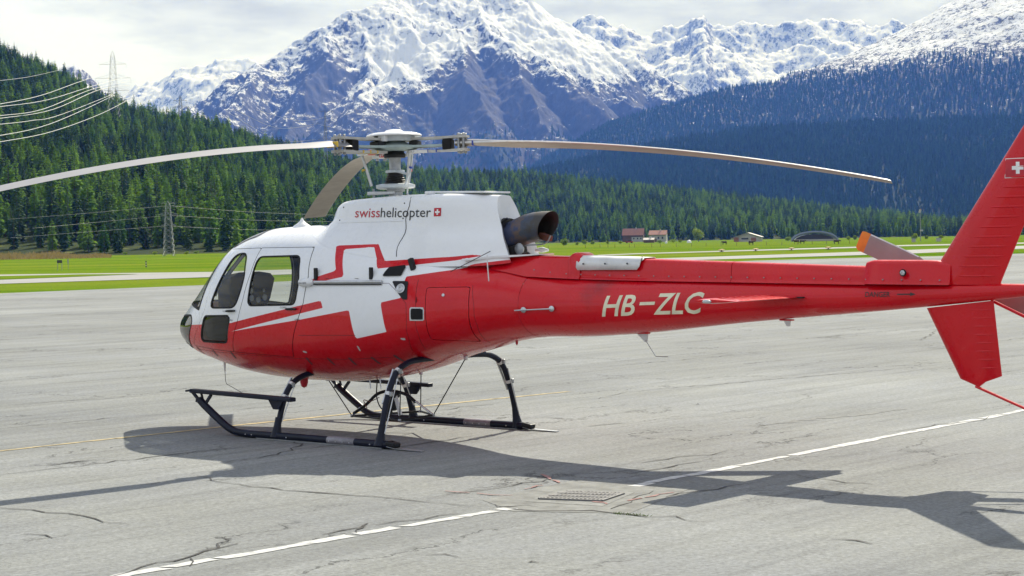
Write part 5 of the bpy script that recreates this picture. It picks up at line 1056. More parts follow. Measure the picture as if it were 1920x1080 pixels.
# rotor: mast, swash plate, star hub, sleeves, cap, blades
TILT = Matrix.Translation((0.065, 0, 2.6)) @ Matrix.Rotation(rad(-1.0), 4, 'Y')
def rz(h): return h - 2.6                                 # heights above the mast foot
def tl(mb): mb.v = [TILT @ v for v in mb.v]; return mb
AZ = [rad(-95), rad(25), rad(145)]
mast = tl(MB().lathe([(0.075, rz(2.56)), (0.075, rz(2.66)), (0.10, rz(2.665)), (0.10, rz(2.70)), (0.07, rz(2.705)), (0.07, rz(2.87)), (0.062, rz(2.90)), (0.066, rz(3.02)), (0.075, rz(3.05)), (0.075, rz(3.10))], 24)).build('rotor_mast', M['steel'], HE, True)
tl(MB().lathe([(r_, rz(2.745 + 0.0125 * k)) for k, r_ in enumerate((0.118, 0.126, 0.108, 0.116, 0.098, 0.106, 0.088, 0.096, 0.080, 0.086, 0.074))], 24)).build('bellows', M['boot'], mast, True)
swp = tl(MB().lathe([(0.05, rz(2.69)), (0.20, rz(2.695)), (0.215, rz(2.705)), (0.215, rz(2.735)), (0.17, rz(2.745)), (0.05, rz(2.745))], 28)).build('swash_plate', M['hubgrey'], mast, True)
tl(MB().lathe([(0.085, rz(2.865)), (0.105, rz(2.868)), (0.105, rz(2.892)), (0.07, rz(2.90))], 24)).build('mast_collar', M['hubgrey'], mast, True)
tl(MB().box((-0.10, -0.12, rz(2.65)), (0.32, 0.05, 0.035), Matrix.Rotation(0.4, 3, 'Z'), 0.006)).build('swash_link', M['alu'], mast); tl(MB().tube([(-0.20, -0.14, rz(2.70)), (-0.20, -0.14, rz(2.58))], 0.012, 8)).build('swash_link', M['steel'], mast); tl(MB().tube([(0.20, -0.02, rz(2.72)), (0.19, -0.02, rz(2.63)), (0.24, -0.03, rz(2.58)), (0.30, -0.04, rz(2.59))], 0.010, 6)).build('swash_link', M['alu'], mast)
tl(MB().bar((0.08, -0.06, rz(2.88)), (0.30, -0.10, rz(2.83)), 0.02, 0.02)).build('drive_link', M['hubgrey'], mast); tl(MB().bar((0.30, -0.10, rz(2.83)), (0.24, -0.10, rz(2.72)), 0.018, 0.018)).build('drive_link', M['hubgrey'], mast)
hub = tl(MB().lathe([(0.10, rz(3.10)), (0.24, rz(3.115)), (0.26, rz(3.13)), (0.26, rz(3.155)), (0.20, rz(3.165)), (0.12, rz(3.20)), (0.12, rz(3.27))], 28)).build('rotor_hub', M['starflex'], HE, True)
tl(MB().lathe([(0.302, rz(3.262)), (0.306, rz(3.270)), (0.295, rz(3.282)), (0.24, rz(3.300)), (0.13, rz(3.308)), (0.10, rz(3.318)), (0.085, rz(3.332)), (0.03, rz(3.342)), (0.001, rz(3.343))], 36)).build('hub_cap', M['white'], hub, True)
tl(MB().lathe([(0.225, rz(3.205)), (0.228, rz(3.262)), (0.21, rz(3.264))], 30)).build('vibration_absorber', M['hubgrey'], hub, True)
tl(MB().lathe([(0.115, rz(3.03)), (0.125, rz(3.06)), (0.10, rz(3.10))], 20)).build('hub_nut', M['black'], hub, True)
tl(MB().box((0.05, -0.228, rz(3.235)), (0.10, 0.05, 0.075), None, 0.006)).build('absorber_weight', M['white'], hub); tl(MB().box((-0.05, -0.215, rz(3.235)), (0.05, 0.04, 0.05), None, 0.006)).build('absorber_weight', M['black'], hub)
for bi, a in enumerate(AZ):
    ca, sa = math.cos(a), math.sin(a); Rb = Matrix.Rotation(a, 3, 'Z'); mk = (M['yellow'], M['bluemark'], M['redink'])[bi]
    def B_(mb): mb.v = [TILT @ (Rb @ v) for v in mb.v]; return mb
    B_(MB().prism([(0.18, -0.14, rz(3.128)), (0.34, -0.075, rz(3.128)), (0.62, -0.05, rz(3.128)), (0.62, 0.05, rz(3.128)), (0.34, 0.075, rz(3.128)), (0.18, 0.14, rz(3.128))], (0, 0, 0.026))).build('hub_arm', M['starflex'], hub)
    for zz_, nm in ((3.212, 'upper_sleeve'), (3.072, 'lower_sleeve')):
        pr = B_(MB().prism([(0.16, -0.07, rz(zz_)), (0.60, -0.065, rz(zz_ + (0.0 if zz_ > 3.1 else -0.008))), (0.80, -0.10, rz(zz_)), (0.84, -0.06, rz(zz_)), (0.84, 0.06, rz(zz_)), (0.80, 0.10, rz(zz_)), (0.60, 0.065, rz(zz_)), (0.16, 0.07, rz(zz_))], (0, 0, 0.026))).build(nm, M['sleeve'], hub)
    B_(MB().box((0.615, 0, rz(3.150)), (0.10, 0.15, 0.115), None, 0.012)).build('elastomer_block', M['rubber'], hub); B_(MB().box((0.24, 0, rz(3.17)), (0.10, 0.16, 0.07), None, 0.015)).build('spherical_bearing', M['black'], hub)
    for x in (0.745, 0.80):
        for y in (-0.045, 0.045): B_(MB().lathe([(0.015, rz(3.045)), (0.015, rz(3.262)), (0.009, rz(3.266))], 8, (x, y, 0))).build('blade_bolt', M['steel'], hub, True)
    for x in (0.30, 0.40, 0.50): B_(MB().box((x, 0, rz(3.084)), (0.014, 0.145, 0.034))).build('sleeve_band', mk, hub)
    hx_, hy_ = 0.34, -0.15                               # pitch horn and pitch link ahead of the blade
    B_(MB().bar((0.40, 0, rz(3.085)), (hx_ - 0.06, hy_ - 0.10, rz(3.075)), 0.06, 0.03)).build('pitch_horn', M['plate'], hub)
    B_(MB().tube([(hx_ - 0.08, hy_ - 0.10, rz(3.08)), (0.19, hy_ - 0.03, rz(2.73))], [0.016, 0.016], 10)).build('pitch_link', M['alu'], hub, True); B_(MB().tube([(0.26 - 0.0, hy_ - 0.079, rz(2.915)), (0.255, hy_ - 0.077, rz(2.895))], 0.0185, 10)).build('link_band', mk, hub)
    # blade: cambered section, twisted, hanging under its own weight
    rr_ = [0.70, 0.78, 0.92, 1.10, 1.30] + list(np.linspace(1.6, 5.30, 26)) + [5.34]; sec = [(0.25, 0.0), (0.235, 0.35), (0.17, 0.75), (0.03, 1.0), (-0.15, 0.92), (-0.40, 0.55), (-0.66, 0.16), (-0.75, 0.03), (-0.75, -0.03), (-0.66, -0.07), (-0.40, -0.28), (-0.15, -0.48), (0.03, -0.58), (0.17, -0.48), (0.235, -0.25)]
    vb = []; n = len(sec)
    for r_ in rr_:
        ch = float(np.interp(r_, [0.70, 0.92, 1.30], [0.17, 0.17, 0.305])); th = float(np.interp(r_, [0.7, 0.92, 1.3, 5.34], [0.042, 0.042, 0.020, 0.018])) * (0.4 if r_ > 5.33 else 1)
        tw = rad(float(np.interp(r_, [0.7, 5.34], [11.5, 4.0]))); s_ = max(r_ - 0.65, 0); dz = -0.60 * (s_ / 4.69) ** 1.75; rl = r_ - 0.035 * (s_ / 4.69) ** 2
        for c, h in sec:
            q = c * ch; hh = h * th; vb.append(TILT @ (Rb @ Vector((rl, -(q * math.cos(tw) - hh * math.sin(tw)), rz(3.155) + dz + q * math.sin(tw) + hh * math.cos(tw)))))
    fb = [(i * n + k, i * n + (k + 1) % n, (i + 1) * n + (k + 1) % n, (i + 1) * n + k) for i in range(len(rr_) - 1) for k in range(n)] + [tuple(range(n)), tuple((len(rr_) - 1) * n + k for k in range(n))]
    bl = MB().add(vb, fb).build('rotor_blade', M['blade_top'], HE, True, None, True, 50); bl.data.materials.append(M['blade_low']); bl.data.materials.append(M['blade_edge'])
    for f in bl.data.polygons:
        k = min(f.vertices) % n
        if len(f.vertices) == 4:
            ks = sorted(v % n for v in f.vertices); kk = ks[0] if not (ks[0] == 0 and ks[-1] == n - 1) else n - 1
            f.material_index = 2 if kk in (0, n - 1) else (1 if 7 <= kk <= n - 2 else 0)
    B_(MB().box((0.90, 0.04, rz(3.150)), (0.020, 0.176, 0.060), None, 0.008)).build('blade_band', mk, bl)

# tail rotor on the starboard side
TRH = Vector((6.40, 0.40, 1.735)); TRA = math.atan2(2.103 - 1.735, 5.53 - 6.40)
MB().tube([(6.40, 0.02, 1.70), (6.40, 0.42, 1.735)], 0.045, 12).build('tail_rotor_shaft', M['steel'], HE, True); MB().lathe([(0.07, -0.03), (0.085, 0), (0.07, 0.03), (0.03, 0.05)], 16, TRH, Matrix.Rotation(-math.pi / 2, 3, 'X')).build('tail_rotor_hub', M['steel'], HE, True)
for k in range(2):
    a = TRA + math.pi * k; d = Vector((math.cos(a), 0, math.sin(a))); e = Vector((-math.sin(a), 0, math.cos(a))); vb = []; sc2 = [(0.26, 0), (0.2, 0.6), (0.05, 1), (-0.3, 0.7), (-0.74, 0.05), (-0.74, -0.05), (-0.3, -0.7), (0.05, -1), (0.2, -0.6)]
    RR = [0.05, 0.22, 0.32, 0.50, 0.835, 0.838, 0.90, 0.93]
    for r_ in RR:
        ch = float(np.interp(r_, [0.05, 0.22, 0.34, 0.90, 0.93], [0.07, 0.09, 0.185, 0.185, 0.155])); tw = rad(14 - 8 * r_)
        for c, h in sc2:
            q = -c * ch; vb.append(TRH + d * r_ + e * (q * math.cos(tw) - h * 0.009 * math.sin(tw)) + Vector((0, -1, 0)) * (q * math.sin(tw) + h * 0.009))
    n = len(sc2); fb = [(i * n + j, i * n + (j + 1) % n, (i + 1) * n + (j + 1) % n, (i + 1) * n + j) for i in range(len(RR) - 1) for j in range(n)] + [tuple(range(n)), tuple((len(RR) - 1) * n + j for j in range(n))]
    tb = MB().add(vb, fb).build('tail_rotor_blade', M['trblade'], HE, True, None, True, 50); tb.data.materials.append(M['orange']); tb.data.materials.append(M['blade_edge'])
    for f in tb.data.polygons:
        row = min(f.vertices) // n
        if row >= 5: f.material_index = 1
        if len(f.vertices) == 4 and row < 5 and row >= 2:
            ks = sorted(v % n for v in f.vertices); kk = ks[0] if not (ks[0] == 0 and ks[-1] == n - 1) else n - 1
            if kk in (0, n - 1): f.material_index = 2

# ================================================================== AROUND THE AIRFIELD
M['galv'] = plain('galvanised_steel', (0.28, 0.29, 0.30), 0.5, 0.6, 0.15, 3.0); M['cable'] = plain('bright_aluminium_cable', (0.62, 0.62, 0.58), 0.45, 0.4); M['tile'] = plain('red_brown_roof_tiles', (0.26, 0.12, 0.085), 0.85, 0, 0.25, 2.0, bump=0.4)
M['timber'] = plain('weathered_timber', (0.13, 0.08, 0.05), 0.85, 0, 0.3, 3.0); M['render'] = plain('pale_wall_render', (0.40, 0.385, 0.36), 0.85, 0, 0.12, 2.0); M['barnroof'] = plain('grey_metal_roof', (0.32, 0.30, 0.28), 0.6, 0.2); M['pane'] = plain('dark_window_pane', (0.03, 0.035, 0.04), 0.15)
M['hangar'] = plain('blue_grey_hangar_skin', (0.16, 0.19, 0.26), 0.5, 0.2); M['signback'] = plain('dark_sign_board', (0.03, 0.032, 0.035), 0.6); M['hide'] = plain('dark_brown_hide', (0.035, 0.024, 0.018), 0.8); M['marker'] = plain('yellow_brown_marker', (0.40, 0.24, 0.05), 0.6); M['postwood'] = plain('grey_post_wood', (0.16, 0.12, 0.085), 0.9); M['carred'] = plain('red_car_paint', (0.35, 0.02, 0.02), 0.3, 0, 0.05, 3.0, 0.5); M['straw'] = mat_foliage('dry_straw', (0.21, 0.155, 0.06), (0.33, 0.24, 0.10), 0.35); M['wrap'] = plain('white_bale_wrap', (0.72, 0.73, 0.74), 0.4); M['weed'] = mat_foliage('crack_weeds', (0.05, 0.09, 0.015), (0.08, 0.13, 0.02), 0.3)

# ---- lattice pylons and their cables
def lattice(name, base, h, w0, w1, arms, label, group=None, steps=9, r=0.10):
    o = empty(name, base, 0, label, 'pylon', group)
    legs = []
    for sx in (-1, 1):
        for sy in (-1, 1):
            MB().tube([(sx * w0, sy * w0, -1), (sx * w1, sy * w1, h * 0.93), (0, 0, h)], [r, r * 0.8, r * 0.5], 4).build('leg', M['galv'], o)
    br = MB()
    for k in range(steps):
        a, b = k / steps * 0.93, (k + 1) / steps * 0.93; wa = w0 + (w1 - w0) * a / 0.93; wb = w0 + (w1 - w0) * b / 0.93
        for sx, sy, ex, ey in ((-1, -1, 1, -1), (1, -1, 1, 1), (1, 1, -1, 1), (-1, 1, -1, -1)):
            br.tube([(sx * wa, sy * wa, a * h), (ex * wb, ey * wb, b * h)], r * 0.6, 4); br.tube([(ex * wa, ey * wa, a * h), (sx * wb, sy * wb, b * h)], r * 0.6, 4); br.tube([(sx * wb, sy * wb, b * h), (ex * wb, ey * wb, b * h)], r * 0.5, 4)
    br.build('bracing', M['galv'], o)
    for z, L in arms:
        ar = MB()
        for s_ in (-1, 1):
            e = s_ * L; ar.tube([(s_ * w1, -w1, z), (e, 0, z)], r * 0.7, 4); ar.tube([(s_ * w1, w1, z), (e, 0, z)], r * 0.7, 4); ar.tube([(s_ * w1, 0, z + L * 0.22), (e, 0, z)], r * 0.6, 4); ar.tube([(e, 0, z), (e, 0, z - L * 0.32)], r * 0.6, 4)
        ar.build('cross_arm', M['galv'], o)
    return o
def hill_spot(px_, py_, hill):                           # where a bearing meets the hillside
    for Y in np.arange(500, 2200, 4.0):
        p = at(px_, py_, Y)
        if p.z <= float(hill.z(np.array([p.x]), np.array([p.y]))[0]) + 0.5: return p
    return at(px_, py_, 1200)
pA = hill_spot(214, 236, near_hill); hA = at(213, 95, pA.y).z - pA.z; sA = pA.y / FPX
lattice('power_pylon', pA, hA, 14 * sA * 0.8, 3.5 * sA, [(hA * 0.82, 25 * sA), (hA * 0.635, 33 * sA), (hA * 0.47, 29 * sA)], 'tall lattice power pylon rising above the left hillside forest', 'power pylons', 12, 0.075)
pB = at(339, 232, 1500); hB = at(339, 178, 1500).z - pB.z; lattice('power_pylon', pB, hB, 2.2, 0.7, [(hB * 0.80, 5.5), (hB * 0.58, 6.5)], 'small distant pylon on the skyline right of the tall pylon', 'power pylons', 8, 0.14)
pC = at(611, 300, 1500); hC = at(611, 204, 1500).z - pC.z; lattice('power_pylon', pC, hC, 1.6, 0.5, [(hC * 0.95, 6.5), (hC * 0.72, 7.5), (hC * 0.40, 7.0)], 'slim pylon against the blue slope left of the rotor hub', 'power pylons', 9, 0.10)
pD = gp(317, 480); pD.z = 0; hD = at(317, 377, pD.y).z; lattice('power_pylon', pD, hD, 1.25, 0.5, [(hD * 0.96, 1.6), (hD * 0.76, 2.2), (hD * 0.56, 1.7)], 'short lattice pylon standing at the foot of the forest', 'power pylons', 9, 0.055)
def cable(pts, r, label, grp):
    P_ = [at(*q) for q in pts]; o = MB().tube(curve_pts(P_, 6), r, 5).build('power_cable', M['cable'], None, True); tag(o, label, 'cable', grp)
YA = pA.y
for k, q in enumerate([[(113, 131, YA), (60, 143, 800), (0, 151, 640), (-120, 160, 480)], [(190, 140, YA), (150, 153, 900), (80, 178, 740), (0, 195, 600), (-120, 210, 440)], [(240, 143, YA), (175, 161, 900), (90, 187, 730), (0, 200, 590), (-120, 212, 430)], [(245, 152, YA), (177, 166, 880), (83, 204, 700), (0, 217, 580), (-120, 228, 420)],
                        [(241, 160, YA), (190, 167, 900), (100, 205, 720), (0, 222, 590), (-120, 236, 430)], [(213, 176, YA), (117, 214, 760), (60, 226, 660), (0, 233, 570), (-120, 243, 420)], [(215, 178, YA), (150, 209, 820), (80, 237, 680), (0, 254, 560), (-120, 268, 410)], [(241, 187, YA), (190, 213, 880), (100, 246, 700), (0, 266, 560), (-120, 280, 410)]]):
    cable(q, 0.105 if k else 0.06, ['uppermost thin', 'second', 'third', 'fourth', 'fifth', 'sixth', 'seventh', 'lowest'][k] + ' of the bright cables sagging from the tall pylon', 'cables from the tall pylon')
for k, q in enumerate([[(15, 411, 520), (160, 400, 535), (312, 386, 553)], [(60, 428, 520), (200, 415, 540), (312, 404, 553)], [(20, 446, 520), (160, 435, 535), (308, 424, 553)], [(322, 386, 553), (480, 398, 600), (650, 404, 680)], [(322, 404, 553), (480, 413, 600), (650, 416, 680)], [(320, 424, 553), (480, 431, 600), (650, 432, 680)]]):
    cable(q, 0.022, ['top', 'middle', 'bottom'][k % 3] + ' thin cable running ' + ('left' if k < 3 else 'right') + ' from the short pylon', 'cables at the short pylon')
for k, q in enumerate([[(440, 205, 1480), (520, 240, 1490), (594, 232, 1500)], [(430, 212, 1480), (520, 262, 1490), (592, 262, 1500)], [(480, 206, 1480), (560, 226, 1490), (626, 217, 1500)], [(594, 232, 1500), (627, 240, 1500)]]):
    cable(q, 0.11, ['upper left', 'lower left', 'topmost', 'short right'][k] + ' cable at the slim pylon beside the hub', 'cables at the slim pylon')

# ---- farm beyond the field
def gable(name, p0, p1, Y, eave, ridge, wallm, roofm, label, over=0.8, depth=9.0):
    a = at(p0[0], p0[1], Y); b = at(p1[0], p1[1], Y); W_ = b.x - a.x; o = empty(name, ((a.x + b.x) / 2, Y, 0), 0, label, 'building'); h = W_ / 2; e = at(p0[0], eave, Y).z; r = at(p0[0], ridge, Y).z
    return o, h, e, r
def house(name, px0, px1, pyb, eave, ridge, label, wall, roof, facing='side', depth=10.0, timber=None):
    c = gp((px0 + px1) / 2, pyb); Y = c.y; k = Y / FPX; h = (px1 - px0) / 2 * k; e = (pyb - eave) * k; r = (pyb - ridge) * k; o = empty(name, (c.x, Y, 0), rad(-12), label, 'building'); d = depth
    if facing == 'side':                                  # ridge runs across the view
        w = MB(); w.box((0, d / 2, e / 2 - 0.3), (2 * h * 0.94, d, e + 0.6)); w.add([(-h * .94, 0, e), (-h * .94, d, e), (-h * .94, d / 2, r - 0.15), (h * .94, 0, e), (h * .94, d, e), (h * .94, d / 2, r - 0.15)], [(0, 1, 2), (3, 5, 4)]); w.build('wall', M[wall], o)
        rf = MB(); rf.prism([(-h, -0.9, e - 0.25), (h, -0.9, e - 0.25), (h, d / 2, r), (-h, d / 2, r)], (0, 0, 0.22)); rf.prism([(-h, d / 2, r), (h, d / 2, r), (h, d + 0.9, e - 0.25), (-h, d + 0.9, e - 0.25)], (0, 0, 0.22)); ro = rf.build('roof', M[roof], o)
        MB().box((h * 0.25, d * 0.4, r + 0.4), (0.7, 0.7, 1.4)).build('chimney', M['render'], ro)
    else:                                                 # gable faces the view
        w = MB(); w.box((0, d / 2, e / 2 - 0.3), (2 * h * 0.9, d, e + 0.6)); w.prism([(-h * .9, 0.001, e), (h * .9, 0.001, e), (0, 0.001, r - 0.1)], (0, d, 0)); w.build('wall', M[wall], o)
        rf = MB(); rf.prism([(-h, -0.8, e - 0.3), (0, -0.8, r), (0, d + 0.8, r), (-h, d + 0.8, e - 0.3)], (0, 0, 0.22)); rf.prism([(0, -0.8, r), (h, -0.8, e - 0.3), (h, d + 0.8, e - 0.3), (0, d + 0.8, r)], (0, 0, 0.22)); rf.build('roof', M[roof], o)
    return o, h, e, r
o, h, e, r = house('farmhouse', 1166, 1207, 453.5, 441, 429, 'brown timber farmhouse with a red-brown roof before the forest', 'timber', 'tile', 'side', 9.0)
MB().box((h * 0.4, -0.06, e * 0.35), (h * 1.0, 0.1, e * 0.72)).build('plaster_front', M['render'], o)
for x in (0.1, 0.45, 0.75):
    wn_ = MB().box((h * x, -0.16, e * 0.5), (0.9, 0.08, 1.1)).build('window', M['pane'], o); MB().box((h * x, -0.18, e * 0.5 - 0.65), (1.1, 0.16, 0.12)).build('sill', M['render'], wn_)
o, h, e, r = house('farmhouse', 1216, 1250, 453.5, 440, 432.5, 'pale farm building with a low brown roof right of the timber farmhouse', 'render', 'tile', 'side', 8.0)
for x in (-0.5, 0.1, 0.55): MB().box((h * x, -0.1, e * 0.55), (1.0, 0.12, 1.2)).build('window', M['pane'], o)
MB().box((-h * 0.2, -0.1, 1.0), (1.1, 0.12, 2.0)).build('door', M['timber'], o)
o, h, e, r = house('lean_to_shed', 1206, 1227, 455, 449.5, 446.5, 'small grey open shed standing before the two farmhouses', 'timber', 'barnroof', 'side', 3.0)
o, h, e, r = house('barn', 1376, 1428, 453, 444, 437, 'long white barn with a red-brown door left of the arched hangar', 'render', 'barnroof', 'gable', 14.0)
MB().box((h * 0.42, -0.1, e * 0.42), (h * 0.36, 0.16, e * 0.85)).build('door', M['tile'], o); MB().box((-h * 0.82, -0.35, e * 0.45), (h * 0.34, 0.7, e * 0.9)).build('side_bay', M['tile'], o); MB().box((-h * 0.2, -0.08, e * 0.62), (h * 0.5, 0.12, 0.7)).build('window', M['pane'], o)
# arched hangar: a ribbed barrel roof on low walls
c = gp(1528, 452); k = c.y / FPX; R_ = 42 * k; hh = 17 * k; HG = empty('arched_hangar', (c.x, c.y, 0), rad(-8), 'arched blue-grey hangar at the foot of the forest', 'hangar')
n = 22
for q in range(3):
    y0 = q * 6.5; ar = []
    for j in range(n + 1):
        a = math.pi * j / n; ar.append((-R_ * math.cos(a), y0, hh * math.sin(a)))
    MB().tube(ar, 0.55, 6).build('arch_rib', M['hangar'], HG, True)
sh = [(-(R_ - 0.9) * math.cos(math.pi * j / n), y, (hh - 0.8) * math.sin(math.pi * j / n)) for y in (6.6, 22) for j in range(n + 1)]; mesh_obj('barrel_roof', sh, [(j, j + 1, n + 2 + j, n + 1 + j) for j in range(n)], M['hangar'], HG, True)
MB().poly([(-(R_ - 1.0) * math.cos(math.pi * j / n), 6.7, (hh - 0.9) * math.sin(math.pi * j / n)) for j in range(n + 1)]).build('end_wall', M['signback'], HG, fix=False); MB().box((0, 3, 0.35), (R_ * 2.1, 4, 0.7)).build('base_wall', M['render'], HG)
# ---- shrubs and a round tree along the field edge
def shrub(name, px_, pyb, wpx, hpx, label, seed, mat='fol_bush', cat='shrub', group='shrubs along the field edge', Y=None):
    q = random.Random(seed); c = gp(px_, pyb); k = c.y / FPX; w, h = wpx * k / 2, hpx * k; o = empty(name, (c.x, c.y, 0), 0, label, cat, group); v, f = [], []
    lobes = [(q.uniform(-0.5, 0.5) * w, q.uniform(-0.5, 0.5) * w, h * q.uniform(0.35, 0.75), q.uniform(0.4, 0.62)) for _ in range(7)]
    for _ in range(700):
        lx, ly, lz, lr = q.choice(lobes); d = Vector((q.gauss(0, 1), q.gauss(0, 1), q.gauss(0, 1))).normalized() * (q.random() ** 0.35); p = Vector((lx + d.x * lr * w, ly + d.y * lr * w, max(0.05 * h, lz + d.z * lr * h * 0.55)))
        s_ = 0.10 * h * q.uniform(0.5, 1.2); u = Vector((q.gauss(0, 1), q.gauss(0, 1), q.gauss(0, 1))).normalized(); t_ = u.orthogonal().normalized(); b = len(v); v += [p - u * s_, p + t_ * s_ * 0.7, p + u * s_, p - t_ * s_ * 0.7]; f.append((b, b + 1, b + 2, b + 3))
    mesh_obj('crown', v, f, M[mat], o); MB().tube([(0, 0, -0.2), (0.05 * w, 0, h * 0.35), (0.1 * w, 0.05 * w, h * 0.7)], [0.07 * w, 0.05 * w, 0.01 * w], 6).build('trunk', M['bark'], o); return o
shrub('round_tree', 1310, 453, 23, 25, 'round yellow-green leafy tree standing alone left of the barn', 1, 'fol_bush', 'tree', None)
for i, (a, b, w, h, nm) in enumerate([(1057, 461, 15, 14, 'bushy shrub right behind the exhaust outlet'), (1082, 460, 8, 7, 'low shrub right of the bushy shrub by the exhaust'), (1095, 459, 11, 10, 'shrub midway between the exhaust and the farmhouses'), (1112, 459, 10, 8, 'low yellow shrub nearer the farmhouses'), (1140, 458, 9, 6, 'tiny shrub left of the red car'), (1163, 457, 10, 7, 'low shrub beside the timber farmhouse'), (1236, 456, 10, 6, 'shrub before the pale farm building'), (1262, 455, 18, 7, 'wide hedge shrub right of the farm buildings'), (1275, 455, 9, 5, 'low hedge end left of the round tree'), (1478, 452, 14, 9, 'green shrub left of the arched hangar'), (1590, 450, 9, 8, 'small shrub right of the arched hangar'), (1603, 450, 8, 9, 'yellowish shrub behind the orange blade tip'), (1714, 450, 13, 13, 'dark round shrub left of the light mast'), (1736, 449, 9, 8, 'small pale shrub right of the light mast'), (1765, 448, 10, 7, 'sparse shrub near the tail fin'), (235, 478, 9, 6, 'yellow weed clump below the forest at left'), (290, 478, 10, 7, 'yellow weed clump left of the short pylon'), (350, 477, 9, 6, 'yellow weed clump right of the short pylon'), (368, 476, 12, 6, 'yellow weed clump above the windscreen')]):
    shrub('field_shrub', a, b, w, h, nm, 40 + i)
# ---- field furniture
for i, (px_, py_) in enumerate([(1002, 466.5), (1020, 466), (1028, 466.3), (1098, 464.5), (1125, 464), (1140, 464), (1153, 464), (1180, 463.5), (1190, 463.5), (1222, 463), (1238, 462.8), (1268, 462.3), (1297, 461.8), (1324, 461.3), (1352, 460.8), (1381, 460.3), (1408, 459.8), (1437, 459.3), (1466, 458.8), (1495, 458.3), (1523, 457.8), (1550, 457.3), (1575, 456.8), (1593, 456.4)]):
    p = gp(px_, py_); k = p.y / FPX; o = MB().tube([(0, 0, -0.1), (0, 0, 6.2 * k)], [0.07, 0.05], 6).build('fence_post', M['postwood'], None, False, p); tag(o, 'wooden fence post in the row across the far meadow', 'fence post', 'fence posts across the far meadow')
def cow(px_, py_, s, turn, label):
    p = gp(px_, py_); o = MB(); o.tube([(-0.95, 0, 1.05), (-0.8, 0, 1.08), (-0.2, 0, 1.0), (0.5, 0, 1.06), (0.75, 0, 1.12)], [0.18, 0.34, 0.38, 0.34, 0.22], 10); o.tube([(0.65, 0, 1.15), (0.95, 0, 1.2), (1.15, 0, 1.12), (1.45, 0, 0.92)], [0.24, 0.17, 0.15, 0.08], 8)
    for x in (-0.75, 0.55):
        for y in (-0.2, 0.2): o.tube([(x, y, 0.95), (x - 0.04, y, 0.5), (x, y, 0.0)], [0.14, 0.075, 0.06], 6)
    o.tube([(-0.95, 0, 1.15), (-1.08, 0, 0.9), (-1.08, 0, 0.45)], [0.04, 0.03, 0.05], 5); o.tube([(1.12, 0.1, 1.2), (1.1, 0.28, 1.24)], [0.05, 0.03], 5); o.tube([(1.12, -0.1, 1.2), (1.1, -0.28, 1.24)], [0.05, 0.03], 5)
    ob = o.build('cow', M['hide'], None, True, p); ob.rotation_euler = (0, 0, turn); ob.scale = (s, s, s); tag(ob, label, 'cow', 'cattle grazing in the far meadow')
cow(1358, 459, 0.75, 2.6, 'dark cow grazing alone left of the barn door'); cow(1409, 459.3, 0.8, 0.4, 'dark cow below the barn'); cow(1493, 457.8, 0.8, 3.0, 'left one of two dark cows before the hangar'); cow(1505, 457, 0.75, 0.3, 'right one of two dark cows before the hangar'); cow(1569, 457.5, 0.75, 0.1, 'dark cow right of the hangar')
for px_, py_, nm in ((1353, 472.5, 'leftmost of the four yellow runway-edge markers'), (1417, 471, 'second from left of the four yellow runway-edge markers'), (1484, 469.5, 'third from left of the four yellow runway-edge markers'), (1553, 468, 'rightmost of the four yellow runway-edge markers')):
    p = gp(px_, py_); o = empty('runway_marker', p, 0, nm, 'marker', 'runway-edge markers'); MB().lathe([(0.35, 0), (0.30, 0.08), (0.08, 0.12), (0.08, 0.22)], 12).build('foot', M['postwood'], o, True); MB().lathe([(0.10, 0.22), (0.48, 0.26), (0.46, 0.36), (0.10, 0.42)], 14).build('cap', M['marker'], o, True)
sg = empty('notice_board', gp(112, 506), 0, 'dark notice board on two legs in the left grass', 'sign'); k = gp(112, 506).y / FPX
MB().box((0, 0, 15.5 * k), (9.5 * k, 0.06, 5.5 * k)).build('board', M['signback'], sg)
for s_ in (-1, 1): MB().tube([(s_ * 4.0 * k, 0.06, -0.1), (s_ * 4.0 * k, 0.06, 17 * k)], 0.03, 6).build('leg', M['galv'], sg)
p = gp(128, 504); k = p.y / FPX; o = empty('post_sign', p, 0, 'thin grey post sign right of the dark notice board', 'sign'); MB().tube([(0, 0, -0.1), (0, 0, 15 * k)], 0.025, 6).build('post', M['galv'], o); MB().box((0, -0.04, 14 * k), (2.6 * k, 0.03, 8 * k)).build('plate', M['galv'], o)
p = gp(274, 501); k = p.y / FPX; o = empty('marker_post', p, 0, 'short banded marker post in the left meadow', 'marker')
for j in range(5): MB().lathe([(0.07, j * 2.3 * k), (0.07, (j + 1) * 2.3 * k - 0.01)], 8).build('band', M['signback'] if j % 2 == 0 else M['render'], o)
# light mast and instrument boxes
p = gp(1726, 452); k = p.y / FPX; LM = empty('light_mast', p, rad(0), 'slim grey light mast against the dark forest left of the tail fin', 'mast'); MB().tube([(0, 0, -0.1), (0, 0, 57 * k)], [0.14, 0.07], 8).build('pole', M['galv'], LM, True); MB().box((0.3, 0, 20 * k), (0.9, 0.3, 0.5)).build('control_box', M['render'], LM); MB().box((-0.1, -0.1, 56 * k), (0.6, 0.5, 1.0), Matrix.Rotation(0.3, 3, 'Y'), 0.05).build('lamp_head', M['render'], LM); MB().box((0.2, 0, 59 * k), (0.3, 0.3, 0.5)).build('beacon', M['tile'], LM)
for px_, py_, w, h, nm in ((1713, 455, 7, 7.5, 'pale equipment cabinet left of the light mast'), (1760, 453.5, 9, 7, 'pale equipment cabinet right of the light mast')):
    p = gp(px_, py_); k = p.y / FPX; o = empty('equipment_cabinet', p, 0, nm, 'cabinet'); MB().box((0, 0, h * k * 0.55), (w * k, 0.6, h * k * 0.9), None, 0.04).build('body', M['render'], o); MB().box((0, 0, h * k), (w * k * 1.08, 0.7, 0.08)).build('lid', M['galv'], o)
